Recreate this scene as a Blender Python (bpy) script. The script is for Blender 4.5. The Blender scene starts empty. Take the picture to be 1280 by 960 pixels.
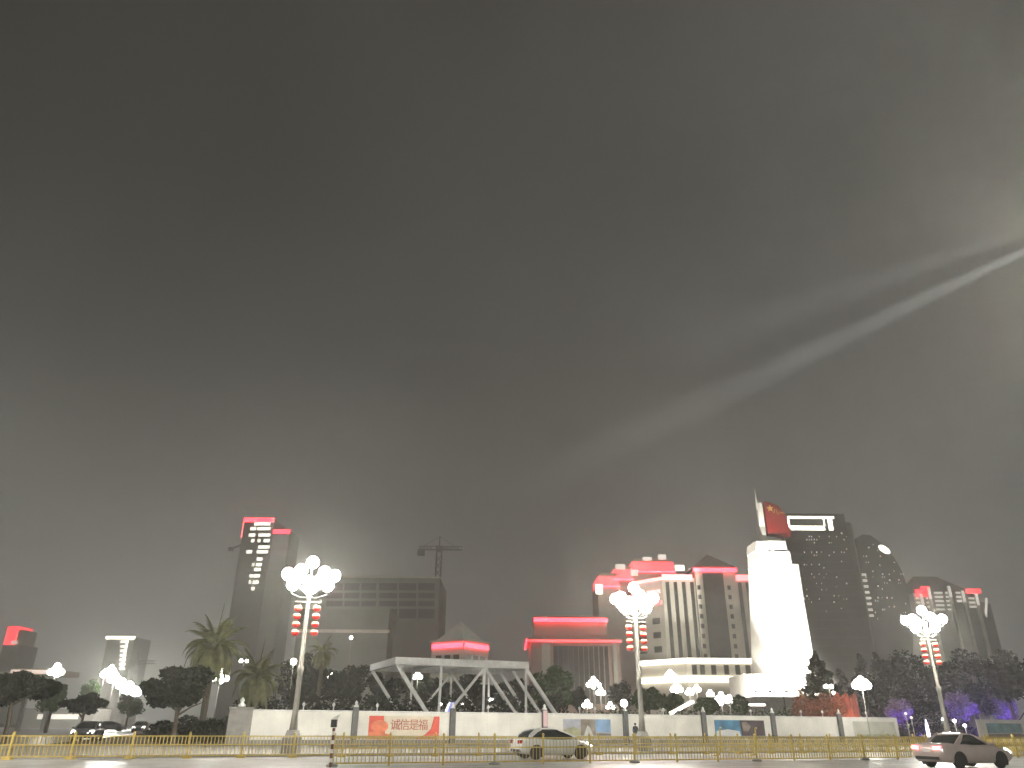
import bpy, math, random
from mathutils import Vector, Matrix
R = math.radians
rnd = random.Random(7)
sc = bpy.context.scene
col = sc.collection

# ------------------------------------------------------------------ camera
F_PX, PITCH, ROLL, CAM_H = 928.0, 24.6, 0.42, 1.7
cam_d = bpy.data.cameras.new('camera')
cam_d.sensor_fit = 'HORIZONTAL'
cam_d.sensor_width = 36.0
cam_d.lens = 36.0 * F_PX / 1280.0
cam_d.clip_end = 6000
cam_d.clip_start = 0.1
cam = bpy.data.objects.new('camera', cam_d)
col.objects.link(cam)
CAM_R = Matrix.Rotation(R(90 + PITCH), 3, 'X') @ Matrix.Rotation(R(ROLL), 3, 'Z')
cam.matrix_world = Matrix.Translation((0, 0, CAM_H)) @ CAM_R.to_4x4()
sc.camera = cam

# ------------------------------------------------------------------ sky
SKY_S = 1.0
world = bpy.data.worlds.new('World')
sc.world = world
world.use_nodes = True
nt = world.node_tree
nt.nodes.clear()
wo = nt.nodes.new('ShaderNodeOutputWorld')
bg = nt.nodes.new('ShaderNodeBackground')
tc = nt.nodes.new('ShaderNodeTexCoord')
sep = nt.nodes.new('ShaderNodeSeparateXYZ')
ramp = nt.nodes.new('ShaderNodeValToRGB')
nz = nt.nodes.new('ShaderNodeTexNoise')
nz.inputs['Scale'].default_value = 2.3
nz.inputs['Detail'].default_value = 6
mr = nt.nodes.new('ShaderNodeMapRange')
mr.inputs[1].default_value = 0.3
mr.inputs[2].default_value = 0.7
mr.inputs[3].default_value = 0.74
mr.inputs[4].default_value = 1.26
mixc = nt.nodes.new('ShaderNodeMix')
mixc.data_type = 'RGBA'
mixc.blend_type = 'MULTIPLY'
mixc.inputs[0].default_value = 1.0
nt.links.new(tc.outputs['Generated'], sep.inputs[0])
nt.links.new(tc.outputs['Generated'], nz.inputs['Vector'])
nt.links.new(sep.outputs['Z'], ramp.inputs[0])
nt.links.new(nz.outputs['Fac'], mr.inputs[0])
nt.links.new(ramp.outputs[0], mixc.inputs[6])
nt.links.new(mr.outputs[0], mixc.inputs[7])
nt.links.new(mixc.outputs[2], bg.inputs['Color'])
nt.links.new(bg.outputs[0], wo.inputs['Surface'])
bg.inputs['Strength'].default_value = SKY_S
cr = ramp.color_ramp                       # low cloud lit by the town below
cr.elements[0].position = 0.0
cr.elements[0].color = (0.150, 0.147, 0.135, 1)
cr.elements[1].position = 0.75
cr.elements[1].color = (0.062, 0.059, 0.054, 1)
cr.elements[0].color = (0.44, 0.45, 0.41, 1)
e = cr.elements.new(0.10); e.color = (0.31, 0.315, 0.288, 1)
e = cr.elements.new(0.24); e.color = (0.145, 0.147, 0.136, 1)
e = cr.elements.new(0.42); e.color = (0.074, 0.0748, 0.070, 1)
e = cr.elements.new(0.60); e.color = (0.058, 0.0583, 0.0545, 1)
rx_ = nt.nodes.new('ShaderNodeValToRGB')       # the town is brighter to the left and to the right of the square
mx = nt.nodes.new('ShaderNodeMapRange')
mx.inputs[1].default_value = -1; mx.inputs[2].default_value = 1
nt.links.new(sep.outputs['X'], mx.inputs[0]); nt.links.new(mx.outputs[0], rx_.inputs[0])
ex = rx_.color_ramp.elements
ex[0].position = 0.0; ex[0].color = (.9, .9, .9, 1)
ex[1].position = 1.0; ex[1].color = (1, 1, 1, 1)
for p_, c_ in ((.15, .95), (.28, 1.08), (.40, .80), (.50, .52), (.60, .66), (.75, .98)):
    q_ = ex.new(p_); q_.color = (c_, c_ * .985, c_, 1)
mix2 = nt.nodes.new('ShaderNodeMix'); mix2.data_type = 'RGBA'; mix2.blend_type = 'MULTIPLY'; mix2.inputs[0].default_value = 1.0
nt.links.new(mixc.outputs[2], mix2.inputs[6])
rh_ = nt.nodes.new('ShaderNodeValToRGB')       # overhead the cloud is darkest to the left
nt.links.new(mx.outputs[0], rh_.inputs[0])
eh = rh_.color_ramp.elements
eh[0].position = 0.0; eh[0].color = (.38, .40, .42, 1)
eh[1].position = 1.0; eh[1].color = (1.55, 1.55, 1.46, 1)
for p_, c_ in ((.2, .42), (.35, .52), (.5, .72), (.65, .98), (.78, 1.25)):
    q_ = eh.new(p_); q_.color = (c_, c_ * .985, c_ * .97, 1)
zf_ = nt.nodes.new('ShaderNodeMapRange'); zf_.interpolation_type = 'SMOOTHSTEP'
zf_.inputs[1].default_value = .08; zf_.inputs[2].default_value = .50
nt.links.new(sep.outputs['Z'], zf_.inputs[0])
mixx = nt.nodes.new('ShaderNodeMix'); mixx.data_type = 'RGBA'
nt.links.new(zf_.outputs[0], mixx.inputs[0]); nt.links.new(rx_.outputs[0], mixx.inputs[6]); nt.links.new(rh_.outputs[0], mixx.inputs[7])
nt.links.new(mixx.outputs[2], mix2.inputs[7])
nt.links.new(mix2.outputs[2], bg.inputs['Color'])

vs = sc.view_settings
vs.view_transform = 'Standard'
vs.look = 'None'
vs.exposure = 0.0
vs.gamma = 1.0
vs.use_curve_mapping = False
sc.render.engine = 'CYCLES'
cy = sc.cycles
cy.use_denoising = True
cy.max_bounces = 4
cy.diffuse_bounces = 2
cy.glossy_bounces = 2
cy.transmission_bounces = 2
cy.transparent_max_bounces = 8
cy.volume_bounces = 0
cy.sample_clamp_indirect = 4
cy.caustics_reflective = False
cy.caustics_refractive = False
sc.render.filter_size = 2.8
HAZE_DENSITY = 0.0013

# ------------------------------------------------------------------ pixel -> point (survey of the photo)
def ray(px, py):
    return CAM_R @ Vector(((px - 640) / F_PX, -(py - 480) / F_PX, -1.0))
def at(px, py, Y):
    d = ray(px, py)
    return Vector((0, 0, CAM_H)) + d * (Y / d.y)
def line(px, a, b=0.4, py=905):
    """the ground point at column px on the line Y = a + b X that runs with the street"""
    d = ray(px, py)
    t = a / (d.y - b * d.x)
    return Vector((d.x * t, d.y * t, 0))
U = Vector((0.9285, 0.3714, 0))            # along the street
V = Vector((-0.3714, 0.9285, 0))           # across it, away from the camera
ST = math.atan2(U.y, U.x)

# ------------------------------------------------------------------ mesh builder
class MB:
    def __init__(s):
        s.v, s.f = [], []
    def add(s, vs_, fs):
        o = len(s.v)
        s.v += [tuple(p) for p in vs_]
        s.f += [tuple(i + o for i in q) for q in fs]
        return s
    def box(s, x0, x1, y0, y1, z0, z1):
        vs_ = [(x, y, z) for z in (z0, z1) for y in (y0, y1) for x in (x0, x1)]
        return s.add(vs_, [(0, 2, 3, 1), (4, 5, 7, 6), (0, 1, 5, 4), (2, 6, 7, 3), (0, 4, 6, 2), (1, 3, 7, 5)])
    def cbox(s, c, sx, sy, sz):
        return s.box(c[0] - sx / 2, c[0] + sx / 2, c[1] - sy / 2, c[1] + sy / 2, c[2] - sz / 2, c[2] + sz / 2)
    def beam(s, p, q, w, h=None, up=(0, 0, 1)):
        p, q = Vector(p), Vector(q)
        h = h or w
        d = (q - p).normalized()
        up = Vector(up)
        if abs(d.dot(up)) > 0.98: up = Vector((1, 0, 0))
        a = d.cross(up).normalized() * (w / 2)
        b = a.cross(d).normalized() * (h / 2)
        vs_ = [p - a - b, p + a - b, p + a + b, p - a + b, q - a - b, q + a - b, q + a + b, q - a + b]
        return s.add(vs_, [(3, 2, 1, 0), (4, 5, 6, 7), (0, 1, 5, 4), (1, 2, 6, 5), (2, 3, 7, 6), (3, 0, 4, 7)])
    def tube(s, pts, rs, n=8):
        pts = [Vector(p) for p in pts]
        if not hasattr(rs, '__len__'): rs = [rs] * len(pts)
        rings = []
        for i, p in enumerate(pts):
            d = (pts[min(i + 1, len(pts) - 1)] - pts[max(i - 1, 0)]).normalized()
            up = Vector((0, 0, 1)) if abs(d.z) < 0.9 else Vector((0, 1, 0))
            a = d.cross(up).normalized(); b = d.cross(a).normalized()
            rings.append([p + (a * math.cos(2 * math.pi * k / n) + b * math.sin(2 * math.pi * k / n)) * rs[i] for k in range(n)])
        return s.rings(rings)
    def rings(s, rings, cap=True):
        n = len(rings[0])
        vs_ = [p for r in rings for p in r]
        fs = []
        for i in range(len(rings) - 1):
            for k in range(n):
                fs.append((i * n + k, i * n + (k + 1) % n, (i + 1) * n + (k + 1) % n, (i + 1) * n + k))
        if cap:
            fs.append(tuple(reversed(range(n))))
            fs.append(tuple(range((len(rings) - 1) * n, len(rings) * n)))
        return s.add(vs_, fs)
    def lathe(s, c, prof, n=16):
        return s.rings([[(c[0] + r * math.cos(2 * math.pi * k / n), c[1] + r * math.sin(2 * math.pi * k / n), c[2] + z) for k in range(n)] for r, z in prof])
    def ball(s, c, r, n=14, m=8, sz=1.0):
        return s.lathe(c, [(max(r * math.sin(math.pi * i / m), r * 0.02), -r * sz * math.cos(math.pi * i / m)) for i in range(m + 1)], n)
    def prism(s, poly, d):
        """poly: list of 3D points, pushed by vector d"""
        d = Vector(d); n = len(poly)
        vs_ = [Vector(p) for p in poly] + [Vector(p) + d for p in poly]
        fs = [tuple(reversed(range(n))), tuple(range(n, 2 * n))] + [(k, (k + 1) % n, n + (k + 1) % n, n + k) for k in range(n)]
        return s.add(vs_, fs)
    def build(s, name, m, parent=None, smooth=False, loc=None):
        me = bpy.data.meshes.new(name)
        o_ = Vector(loc) if loc is not None else Vector((0, 0, 0))
        me.from_pydata([tuple(Vector(p) - o_) for p in s.v], [], s.f)
        me.materials.append(m)
        if smooth:
            for p in me.polygons: p.use_smooth = True
        me.update()
        o = bpy.data.objects.new(name, me)
        col.objects.link(o)
        o.location = o_
        if parent:
            o.parent = parent
        return o

def fix_normals(o):
    import bmesh
    b = bmesh.new(); b.from_mesh(o.data)
    bmesh.ops.recalc_face_normals(b, faces=b.faces)
    b.to_mesh(o.data); b.free()
    return o

def thing(name, label, cat, loc=(0, 0, 0), rz=0.0, group=None):
    o = bpy.data.objects.new(name, None)
    o.empty_display_size = 0.3
    col.objects.link(o)
    o.location = loc
    o.rotation_euler = (0, 0, rz)
    o['label'] = label; o['category'] = cat
    if group: o['group'] = group
    return o
def tag(o, label=None, cat=None, group=None, kind=None):
    if label: o['label'] = label
    if cat: o['category'] = cat
    if group: o['group'] = group
    if kind: o['kind'] = kind
    return o
KIDS = {}
def kids(o):
    return [c for c in bpy.data.objects if c.parent is o]
def dup(o, loc=None, rz=None, label=None, scale=None, parent=None):
    c = o.copy(); col.objects.link(c)
    if parent: c.parent = parent
    if loc is not None: c.location = loc
    if rz is not None: c.rotation_euler = (0, 0, rz)
    if scale is not None: c.scale = (scale,) * 3
    if label: c['label'] = label
    for k in kids(o): dup(k, parent=c)
    return c

# ------------------------------------------------------------------ materials
MATS = {}
def mat(name, rgb, rough=0.6, var=0.25, scale=3.0, metal=0.0, bump=0.0, spec=0.5, detail=4, coat=0.0):
    if name in MATS: return MATS[name]
    m = bpy.data.materials.new(name); m.use_nodes = True
    t = m.node_tree; b = t.nodes['Principled BSDF']
    b.inputs['Roughness'].default_value = rough
    b.inputs['Metallic'].default_value = metal
    b.inputs['Specular IOR Level'].default_value = spec
    if coat: b.inputs['Coat Weight'].default_value = coat
    n = t.nodes.new('ShaderNodeTexNoise'); n.inputs['Scale'].default_value = scale; n.inputs['Detail'].default_value = detail
    g = t.nodes.new('ShaderNodeTexCoord'); t.links.new(g.outputs['Object'], n.inputs['Vector'])
    r = t.nodes.new('ShaderNodeValToRGB')
    r.color_ramp.elements[0].position = 0.3; r.color_ramp.elements[1].position = 0.7
    r.color_ramp.elements[0].color = (*[c * (1 - var) for c in rgb], 1)
    r.color_ramp.elements[1].color = (*[min(1, c * (1 + var)) for c in rgb], 1)
    t.links.new(n.outputs['Fac'], r.inputs[0]); t.links.new(r.outputs[0], b.inputs['Base Color'])
    if bump:
        bp = t.nodes.new('ShaderNodeBump'); bp.inputs['Strength'].default_value = bump; bp.inputs['Distance'].default_value = 0.02
        t.links.new(n.outputs['Fac'], bp.inputs['Height']); t.links.new(bp.outputs[0], b.inputs['Normal'])
    MATS[name] = m
    return m
def glow(name, rgb, s, sample=True, base=(0.5, 0.5, 0.5)):
    if name in MATS: return MATS[name]
    m = bpy.data.materials.new(name); m.use_nodes = True
    t = m.node_tree; b = t.nodes['Principled BSDF']
    b.inputs['Base Color'].default_value = (*base, 1)
    b.inputs['Emission Color'].default_value = (*rgb, 1)
    b.inputs['Emission Strength'].default_value = s
    n = t.nodes.new('ShaderNodeTexNoise'); n.inputs['Scale'].default_value = 4.0
    g = t.nodes.new('ShaderNodeTexCoord'); t.links.new(g.outputs['Object'], n.inputs['Vector'])
    q = t.nodes.new('ShaderNodeMapRange'); q.inputs[3].default_value = s * 0.75; q.inputs[4].default_value = s * 1.25
    t.links.new(n.outputs['Fac'], q.inputs[0]); t.links.new(q.outputs[0], b.inputs['Emission Strength'])
    m.cycles.emission_sampling = 'AUTO' if sample else 'NONE'
    MATS[name] = m
    return m

M_asphalt = mat('asphalt', (0.24, 0.235, 0.225), 0.34, 0.35, 0.6, bump=0.15, detail=8)
M_soil = mat('soil', (0.06, 0.055, 0.045), 0.9, 0.4, 0.5, bump=0.3)
M_paving = mat('paving', (0.25, 0.24, 0.22), 0.7, 0.2, 1.2, bump=0.1)
M_kerb = mat('kerb', (0.35, 0.34, 0.31), 0.7, 0.2, 3)
M_paint = mat('road_paint', (0.75, 0.74, 0.70), 0.55, 0.15, 5)
M_white = mat('hoarding_white', (0.76, 0.74, 0.67), 0.42, 0.12, 0.55, detail=7)
M_pillar = mat('pillar_grey', (0.12, 0.12, 0.115), 0.7, 0.2, 3)
M_conc = mat('concrete', (0.26, 0.25, 0.23), 0.8, 0.2, 2, bump=0.1)
M_yel = mat('yellow_rail', (0.62, 0.47, 0.12), 0.4, 0.15, 5)
M_steelw = mat('white_steel', (0.80, 0.81, 0.78), 0.45, 0.1, 2)
M_pole = mat('lamp_pole', (0.36, 0.34, 0.30), 0.4, 0.1, 4)
M_dark = mat('dark_metal', (0.035, 0.035, 0.035), 0.45, 0.2, 6)
M_lampw = glow('lamp_glass', (1.0, 0.96, 0.86), 270.0)
M_lampb = glow('garden_globe', (1.0, 0.97, 0.88), 40.0)
M_lampflood = glow('flood_glass', (1.0, 0.98, 0.92), 200.0)
M_lantern = glow('lantern_red', (1.0, 0.06, 0.05), .26, base=(0.6, 0.04, 0.03))
M_lantern_top = glow('lantern_lit_top', (1.0, 0.55, 0.45), 1.0, base=(0.8, 0.6, 0.3))  # pale glow stands in for globe light on the lantern tops
M_red = glow('red_led', (1.0, 0.022, 0.04), 11.0)
M_redlow = glow('red_led_dim', (1.0, 0.025, 0.04), 3.4)
M_pink = glow('pink_led', (1.0, 0.16, 0.17), 4.0)
M_warm = glow('warm_white_led', (1.0, 0.93, 0.78), 4.0)
M_window = glow('lit_window', (1.0, 0.95, 0.82), 2.6, sample=False)
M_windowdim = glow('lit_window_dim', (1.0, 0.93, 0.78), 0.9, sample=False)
M_windowcool = glow('lit_window_cool', (0.85, 0.95, 1.0), 1.4, sample=False)
M_windowwarm = glow('lit_window_warm', (1.0, 0.78, 0.5), 0.8, sample=False)
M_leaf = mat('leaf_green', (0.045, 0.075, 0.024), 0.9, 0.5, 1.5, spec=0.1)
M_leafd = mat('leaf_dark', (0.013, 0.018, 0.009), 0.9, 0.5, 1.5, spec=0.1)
M_leafp = mat('leaf_purple_lit', (0.20, 0.13, 0.24), 0.6, 0.5, 1.5)  # purple of the uplights is mixed into the leaf colour
M_palm = mat('palm_leaf', (0.17, 0.175, 0.065), 0.55, 0.45, 2.0)
M_bark = mat('bark', (0.09, 0.07, 0.05), 0.9, 0.4, 6, bump=0.5)
M_stone = mat('monument_stone', (0.74, 0.72, 0.65), 0.6, 0.07, 0.8)
M_flag = mat('flag_red', (0.17, 0.013, 0.012), 0.5, 0.15, 1.0)
M_gold = mat('gold', (0.75, 0.48, 0.12), 0.35, 0.1, 3, metal=0.4)
M_glassd = mat('dark_glass', (0.02, 0.022, 0.024), 0.08, 0.2, 4, spec=0.6)
M_tyre = mat('tyre', (0.02, 0.02, 0.02), 0.8, 0.2, 9)
M_rim = mat('rim', (0.5, 0.5, 0.5), 0.3, 0.1, 5, metal=0.8)
M_silver = mat('silver_paint', (0.80, 0.80, 0.78), 0.3, 0.02, 2, metal=0.0, coat=0.6)
M_blackp = mat('grey_paint', (0.06, 0.06, 0.065), 0.3, 0.05, 2, coat=0.6)
M_carred = mat('champagne_paint', (0.55, 0.46, 0.43), 0.3, 0.05, 2, metal=0.2, coat=0.6)
M_head = glow('headlight', (1.0, 0.97, 0.88), 14.0)
M_tail = glow('taillight', (1.0, 0.10, 0.12), 7.0)
M_taild = mat('taillight_off', (0.35, 0.02, 0.02), 0.25, 0.1, 5)
M_fac_grey = mat('facade_grey', (0.33, 0.32, 0.29), 0.75, 0.12, 0.15)
M_fac_light = mat('facade_light', (0.56, 0.53, 0.45), 0.75, 0.1, 0.15)
M_fac_dark = mat('facade_dark', (0.07, 0.07, 0.065), 0.5, 0.25, 0.15)
M_fac_brown = mat('facade_brown', (0.42, 0.30, 0.24), 0.75, 0.15, 0.2)
M_fac_dark2 = mat('facade_dark_band', (0.10, 0.10, 0.095), 0.5, 0.2, 0.2)
M_bay = mat('window_bay', (0.045, 0.045, 0.042), 0.25, 0.3, 0.6)
M_roof = mat('roof_tile', (0.16, 0.12, 0.10), 0.7, 0.2, 1.0)

# ------------------------------------------------------------------ ground, streets
def sheet(name, pts, z, m, kind='structure'):
    b = MB(); b.add([(p[0], p[1], z) for p in pts], [tuple(range(len(pts)))])
    return tag(b.build(name, m), kind=kind)
sheet('ground', [(-1400, -80), (1400, -80), (1400, 1050), (-1400, 1050)], 0.0, M_soil)
def strip(a0, a1, x0=-160, x1=260):
    return [(x0, a0 + .4 * x0), (x1, a0 + .4 * x1), (x1, a1 + .4 * x1), (x0, a1 + .4 * x0)]
sheet('road', strip(-26, 49.2), 0.02, M_asphalt)
def kerb(name, a0, a1, h, m):
    p = strip(a0, a1); b = MB()
    b.prism([(x, y, 0.0) for x, y in p], (0, 0, h))
    return tag(fix_normals(b.build(name, m)), kind='structure')
kerb('near_pavement', -60, -26, 0.14, M_paving)
kerb('far_kerb', 49.2, 49.7, 0.16, M_kerb)
kerb('far_pavement', 49.7, 73.0, 0.13, M_paving)
# side street on the left that runs away from the square
sheet('side_street', [(-52, 30), (-27, 40), (-75, 190), (-120, 190)], 0.165, M_asphalt)
sheet('far_street', [(-300, 190), (60, 190), (60, 205), (-300, 205)], 0.03, M_asphalt)
b = MB()
for a in (2.0, 20.5, 33.0):
    for k in range(-8, 26):
        c = U * (k * 9.0)
        x0, x1 = c.x, c.x + 3.6
        b.add([(x0, a + .4 * x0, .026), (x1, a + .4 * x1, .026), (x1, a + .15 + .4 * x1, .026), (x0, a + .15 + .4 * x0, .026)], [(0, 1, 2, 3)])
for a in (36.4, 46.6):
    b.add([(p[0], p[1], .026) for p in strip(a, a + .16)], [(0, 1, 2, 3)])
tag(b.build('road_marking', M_paint), kind='structure')

# ------------------------------------------------------------------ far buildings
def px_box(mb, x0, x1, ytop, Y, depth, zb=0.0, pyx=None):
    """box whose front face spans columns x0..x1 (taken at row pyx) and reaches row ytop, front at Y"""
    pyx = pyx or ytop
    a, c = at(x0, pyx, Y), at(x1, pyx, Y)
    top = at((x0 + x1) / 2, ytop, Y).z
    mb.box(a.x, c.x, Y, Y + depth, zb, top)
    return a.x, c.x, top
def px_slab(mb, x0, y0, x1, y1, Y, t=0.4, proud=0.15):
    """thin slab on a facade at Y: rows y0 (top) to y1 (bottom)"""
    a, c = at(x0, y0, Y), at(x1, y1, Y)
    mb.box(min(a.x, c.x), max(a.x, c.x), Y - proud, Y - proud + t, min(a.z, c.z), max(a.z, c.z))

# A: the left tower with red edges
Y = 520
t = thing('tower_block', 'tall dark tower outlined in red with a stepped column of lit windows', 'building', (at(325, 700, Y).x, Y, 0))
def part(mb, name, m, root, smooth=False):
    o = mb.build(name, m, smooth=smooth)
    o.parent = root
    o.matrix_parent_inverse = Matrix.Translation(-Vector(root.location)) if root.rotation_euler.z == 0 else (Matrix.Translation(root.location) @ Matrix.Rotation(root.rotation_euler.z, 4, 'Z')).inverted()
    return o
mb = MB(); xa, xb, zt = px_box(mb, 306, 343, 648, Y, 28); part(mb, 'body', M_fac_dark, t)
mb = MB(); a = at(362, 664, Y); zs = at(352, 662, Y).z
mb.box(xb + .05, a.x, Y + 1, Y + 26, 0, zs); part(mb, 'side_wing', M_fac_dark, t)
mb = MB(); mb.box(xa - .2, xb + .2, Y - .6, Y - .1, zt - 2.6, zt + .2); part(mb, 'red_light_band', M_red, t)
mb = MB(); mb.box(xb + .3, a.x + .2, Y + .4, Y + .9, zs - 2.6, zs + .2); part(mb, 'red_light_band', M_red, t)
mb = MB(); mb.box(xa - .7, xa - .1, Y - .2, Y + .6, zt - 14, zt - 2.6); part(mb, 'edge_light', M_pink, t)
mb = MB(); mb.box(xa - .7, xa - .1, Y + 12, Y + 13, zt - 24, zt - 12); part(mb, 'edge_light', M_pink, t)
mb = MB(); a, c = at(304, 681, Y), at(291, 686, Y); mb.beam((a.x, Y - 1.5, a.z), (c.x, Y - 1.5, c.z), 1.0); mb.cbox((c.x - .6, Y - 1.5, c.z - .6), 3.2, 2.2, 2.6); part(mb, 'roof_hoist', M_dark, t)
for yy, spans in ((655, [(318, 338)]), (661, [(313, 320), (322, 338)]), (669, [(311, 319), (323, 338)]), (676, [(310, 318), (322, 337)]),
                  (684, [(323, 337)]), (690, [(308, 315), (321, 335)]), (699, [(321, 328)]), (706, [(315, 318), (320, 327)]),
                  (712, [(318, 326)]), (720, [(312, 316), (317, 325)]), (728, [(311, 314), (316, 323)]), (736, [(314, 318)])):
    for x0, x1 in spans:
        mb = MB(); n = max(1, round((x1 - x0) / 4)); w = (x1 - x0) / n
        for k in range(n):
            if rnd.random() < .9: px_slab(mb, x0 + k * w + .35, yy - 2.1, x0 + (k + 1) * w - .35, yy + 1.7, Y, .2, .12)
        if mb.v: part(mb, 'window', M_window, t)

# B: grey office block
Y = 260
t = thing('office_block', 'wide grey office block with dark ribbon windows behind the left lamp', 'building', (at(480, 760, Y).x, Y, 0))
M_fac_dim = mat('facade_dim', (0.17, 0.17, 0.15), 0.8, 0.15, 0.15)
mb = MB(); xa, xb, zt = px_box(mb, 400, 550, 722, Y, 30); part(mb, 'body', M_fac_dim, t)
cols = [(408, 428), (431, 449), (452, 470), (474, 496), (499, 520), (523, 543)]
for (y0, y1) in ((729, 738), (741, 748), (751, 758)):
    for x0, x1 in cols:
        mb = MB(); px_slab(mb, x0, y0, x1, y1, Y, .3, .12); part(mb, 'window', M_bay, t)
for x0, x1 in cols[3:]:
    mb = MB(); px_slab(mb, max(x0, 488), 761, x1, 773, Y, .3, .12); part(mb, 'window', M_bay, t)
mb = MB(); px_slab(mb, 400, 720, 551, 723, Y, 2, .5); part(mb, 'parapet', M_fac_light, t)
mb = MB(); a = at(372, 760, Y - 20); c = at(486, 762, Y - 20); mb.box(a.x, c.x, Y - 18, Y - .2, 0, a.z); part(mb, 'front_wing', M_fac_dim, t)
mb = MB(); zl = at(430, 788, Y - 20).z; mb.box(a.x - .5, c.x + .5, Y - 18.8, Y - 18.2, zl - .5, zl + .4); part(mb, 'ledge', M_fac_light, t)
mb = MB(); a2 = at(548, 784, Y - 8); mb.box(c.x + .1, a2.x, Y - 7, Y - .2, 0, at(520, 778, Y - 7).z); part(mb, 'podium', M_fac_dim, t)

# C: tower crane
M_crane = mat('crane_grey', (0.17, 0.16, 0.13), .6, .2, 2)
def crane(px, ytop, Y, jl, jr, label):
    p = at(px, ytop, Y); H = p.z; sgn = 1.6
    t = thing('tower_crane', label, 'crane', (p.x, Y, 0))
    mb = MB(); s = 1.1
    for dx, dy in ((-s, -s), (s, -s), (s, s), (-s, s)):
        mb.beam((p.x + dx, Y + dy, 0), (p.x + dx, Y + dy, H), .45)
    z = 0
    while z < H - 3:
        for (a_, b_) in (((-s, -s), (s, -s)), ((s, s), (-s, s)), ((-s, s), (-s, -s)), ((s, -s), (s, s))):
            mb.beam((p.x + a_[0], Y + a_[1], z), (p.x + b_[0], Y + b_[1], z + 3), .25)
        z += 3
    part(mb, 'mast', M_crane, t)
    mb = MB(); mb.box(p.x - 1.4, p.x + 1.4, Y - 1.4, Y + 1.4, H + .1, H + 2.6); part(mb, 'cab', M_crane, t)
    mb = MB()
    for x0, x1 in ((p.x - jl, p.x - 1.5), (p.x + 1.5, p.x + jr)):
        for dz, dy in ((0, -.8), (0, .8), (1.5, 0)): mb.beam((x0, Y + dy, H + 1 + dz), (x1, Y + dy, H + 1 + dz), .3)
        x = x0
        while x < x1 - 1.5:
            mb.beam((x, Y - .8, H + 1), (x + 1.5, Y, H + 2.5), .2); mb.beam((x + 1.5, Y + .8, H + 1), (x, Y, H + 2.5), .2); x += 1.5
    part(mb, 'jib', M_crane, t)
    mb = MB(); mb.beam((p.x, Y, H + 2.6), (p.x, Y, H + 7), .5); mb.beam((p.x, Y, H + 7), (p.x + jr * .7, Y, H + 2.5), .15); mb.beam((p.x, Y, H + 7), (p.x - jl * .8, Y, H + 2.5), .15)
    part(mb, 'tower_head', M_crane, t)
    mb = MB(); mb.box(p.x - jl - .5, p.x - jl + 2.5, Y - .9, Y + .9, H - 1.6, H + .9); part(mb, 'counterweight', M_conc, t)
crane(549, 690, 330, 9, 10, 'dark tower crane rising beside the grey office block')
crane(170, 832, 420, 4, 10, 'small far tower crane beside the building with a lit white roof edge')

# D: small corner building with pyramid roof and red band
P = at(578, 860, 150); P.z = 0
t = thing('corner_pavilion', 'small beige building with pyramid roof and red light band above the white truss', 'building', P)
dL, dR = Vector((-.82, .57, 0)), Vector((.57, .82, 0))
def quad(o, a, b_, s): return [o, o + a * s, o + a * s + b_ * s, o + b_ * s]
zr = at(578, 801, 150).z; zp = at(572, 777, 155).z
mb = MB(); mb.prism(quad(P, dR, dL, 8.0), (0, 0, zr)); part(mb, 'wall', M_fac_light, t)
mb = MB(); c = P + (dL + dR) * 4
q = quad(P + (dL + dR) * .6, dR, dL, 6.8); mb.add([p + Vector((0, 0, zr + .45)) for p in q] + [Vector((c.x, c.y, zp))], [(0, 1, 4), (1, 2, 4), (2, 3, 4), (3, 0, 4), (3, 2, 1, 0)])
part(mb, 'roof', M_stone, t)
mb = MB(); mb.prism([p + Vector((0, 0, zr)) for p in quad(P - (dL + dR) * .3, dR, dL, 8.6)], (0, 0, .4)); part(mb, 'cornice', M_fac_light, t)
for d, n in ((dL, -dR), (dR, -dL)):
    mb = MB(); s0 = P + n * .12 + d * .15; mb.prism([s0, s0 + d * 7.6, s0 + d * 7.6 + n * .15, s0 + n * .15], (0, 0, .85))
    o = part(mb, 'red_light_band', M_red, t); o.location.z += zr - 1.15
for d, n in ((dL, -dR), (dR, -dL)):
    for k in range(3):
        mb = MB(); s0 = P + n * .02 + d * (1.0 + 2.2 * k); mb.prism([s0, s0 + d * 1.4, s0 + d * 1.4 + n * .06, s0 + n * .06], (0, 0, 1.8))
        o = part(mb, 'window', M_bay, t); o.location.z += zr - 4.2

# E: brown building with two red cornices
Y = 210
t = thing('civic_building', 'brown stone building with two glowing red cornices and tall framed window', 'building', (at(720, 800, Y).x, Y, 0))
mb = MB(); xa, xb, zt = px_box(mb, 664, 776, 800, Y, 26, pyx=830); part(mb, 'body', M_fac_brown, t)
mb = MB(); a, c = at(668, 775, Y + 3), at(758, 775, Y + 3); zu = at(713, 773, Y + 3).z
mb.box(a.x, c.x, Y + 3, Y + 22, zt, zu); part(mb, 'attic', M_fac_brown, t)
mb = MB(); mb.box(a.x - .4, c.x + .4, Y + 2.3, Y + 22.4, zu + .02, zu + .5); part(mb, 'roof', M_fac_brown, t)
mb = MB(); mb.box(a.x - .2, c.x + .2, Y + 2.2, Y + 2.7, zu - 1.0, zu); part(mb, 'red_light_band', M_red, t)
mb = MB(); mb.box(xa - 1.0, xb + .6, Y - 1.0, Y + 26, zt, zt + .5); part(mb, 'cornice', M_fac_brown, t)
mb = MB(); mb.box(xa - .8, xb + .4, Y - .8, Y - .5, zt - .55, zt - .05); part(mb, 'red_light_band', M_redlow, t)
mb = MB(); mb.box(xa - 1.3, xa - 1.02, Y - .8, Y + 25, zt - .5, zt + .2); part(mb, 'red_light_band', M_red, t)
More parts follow.
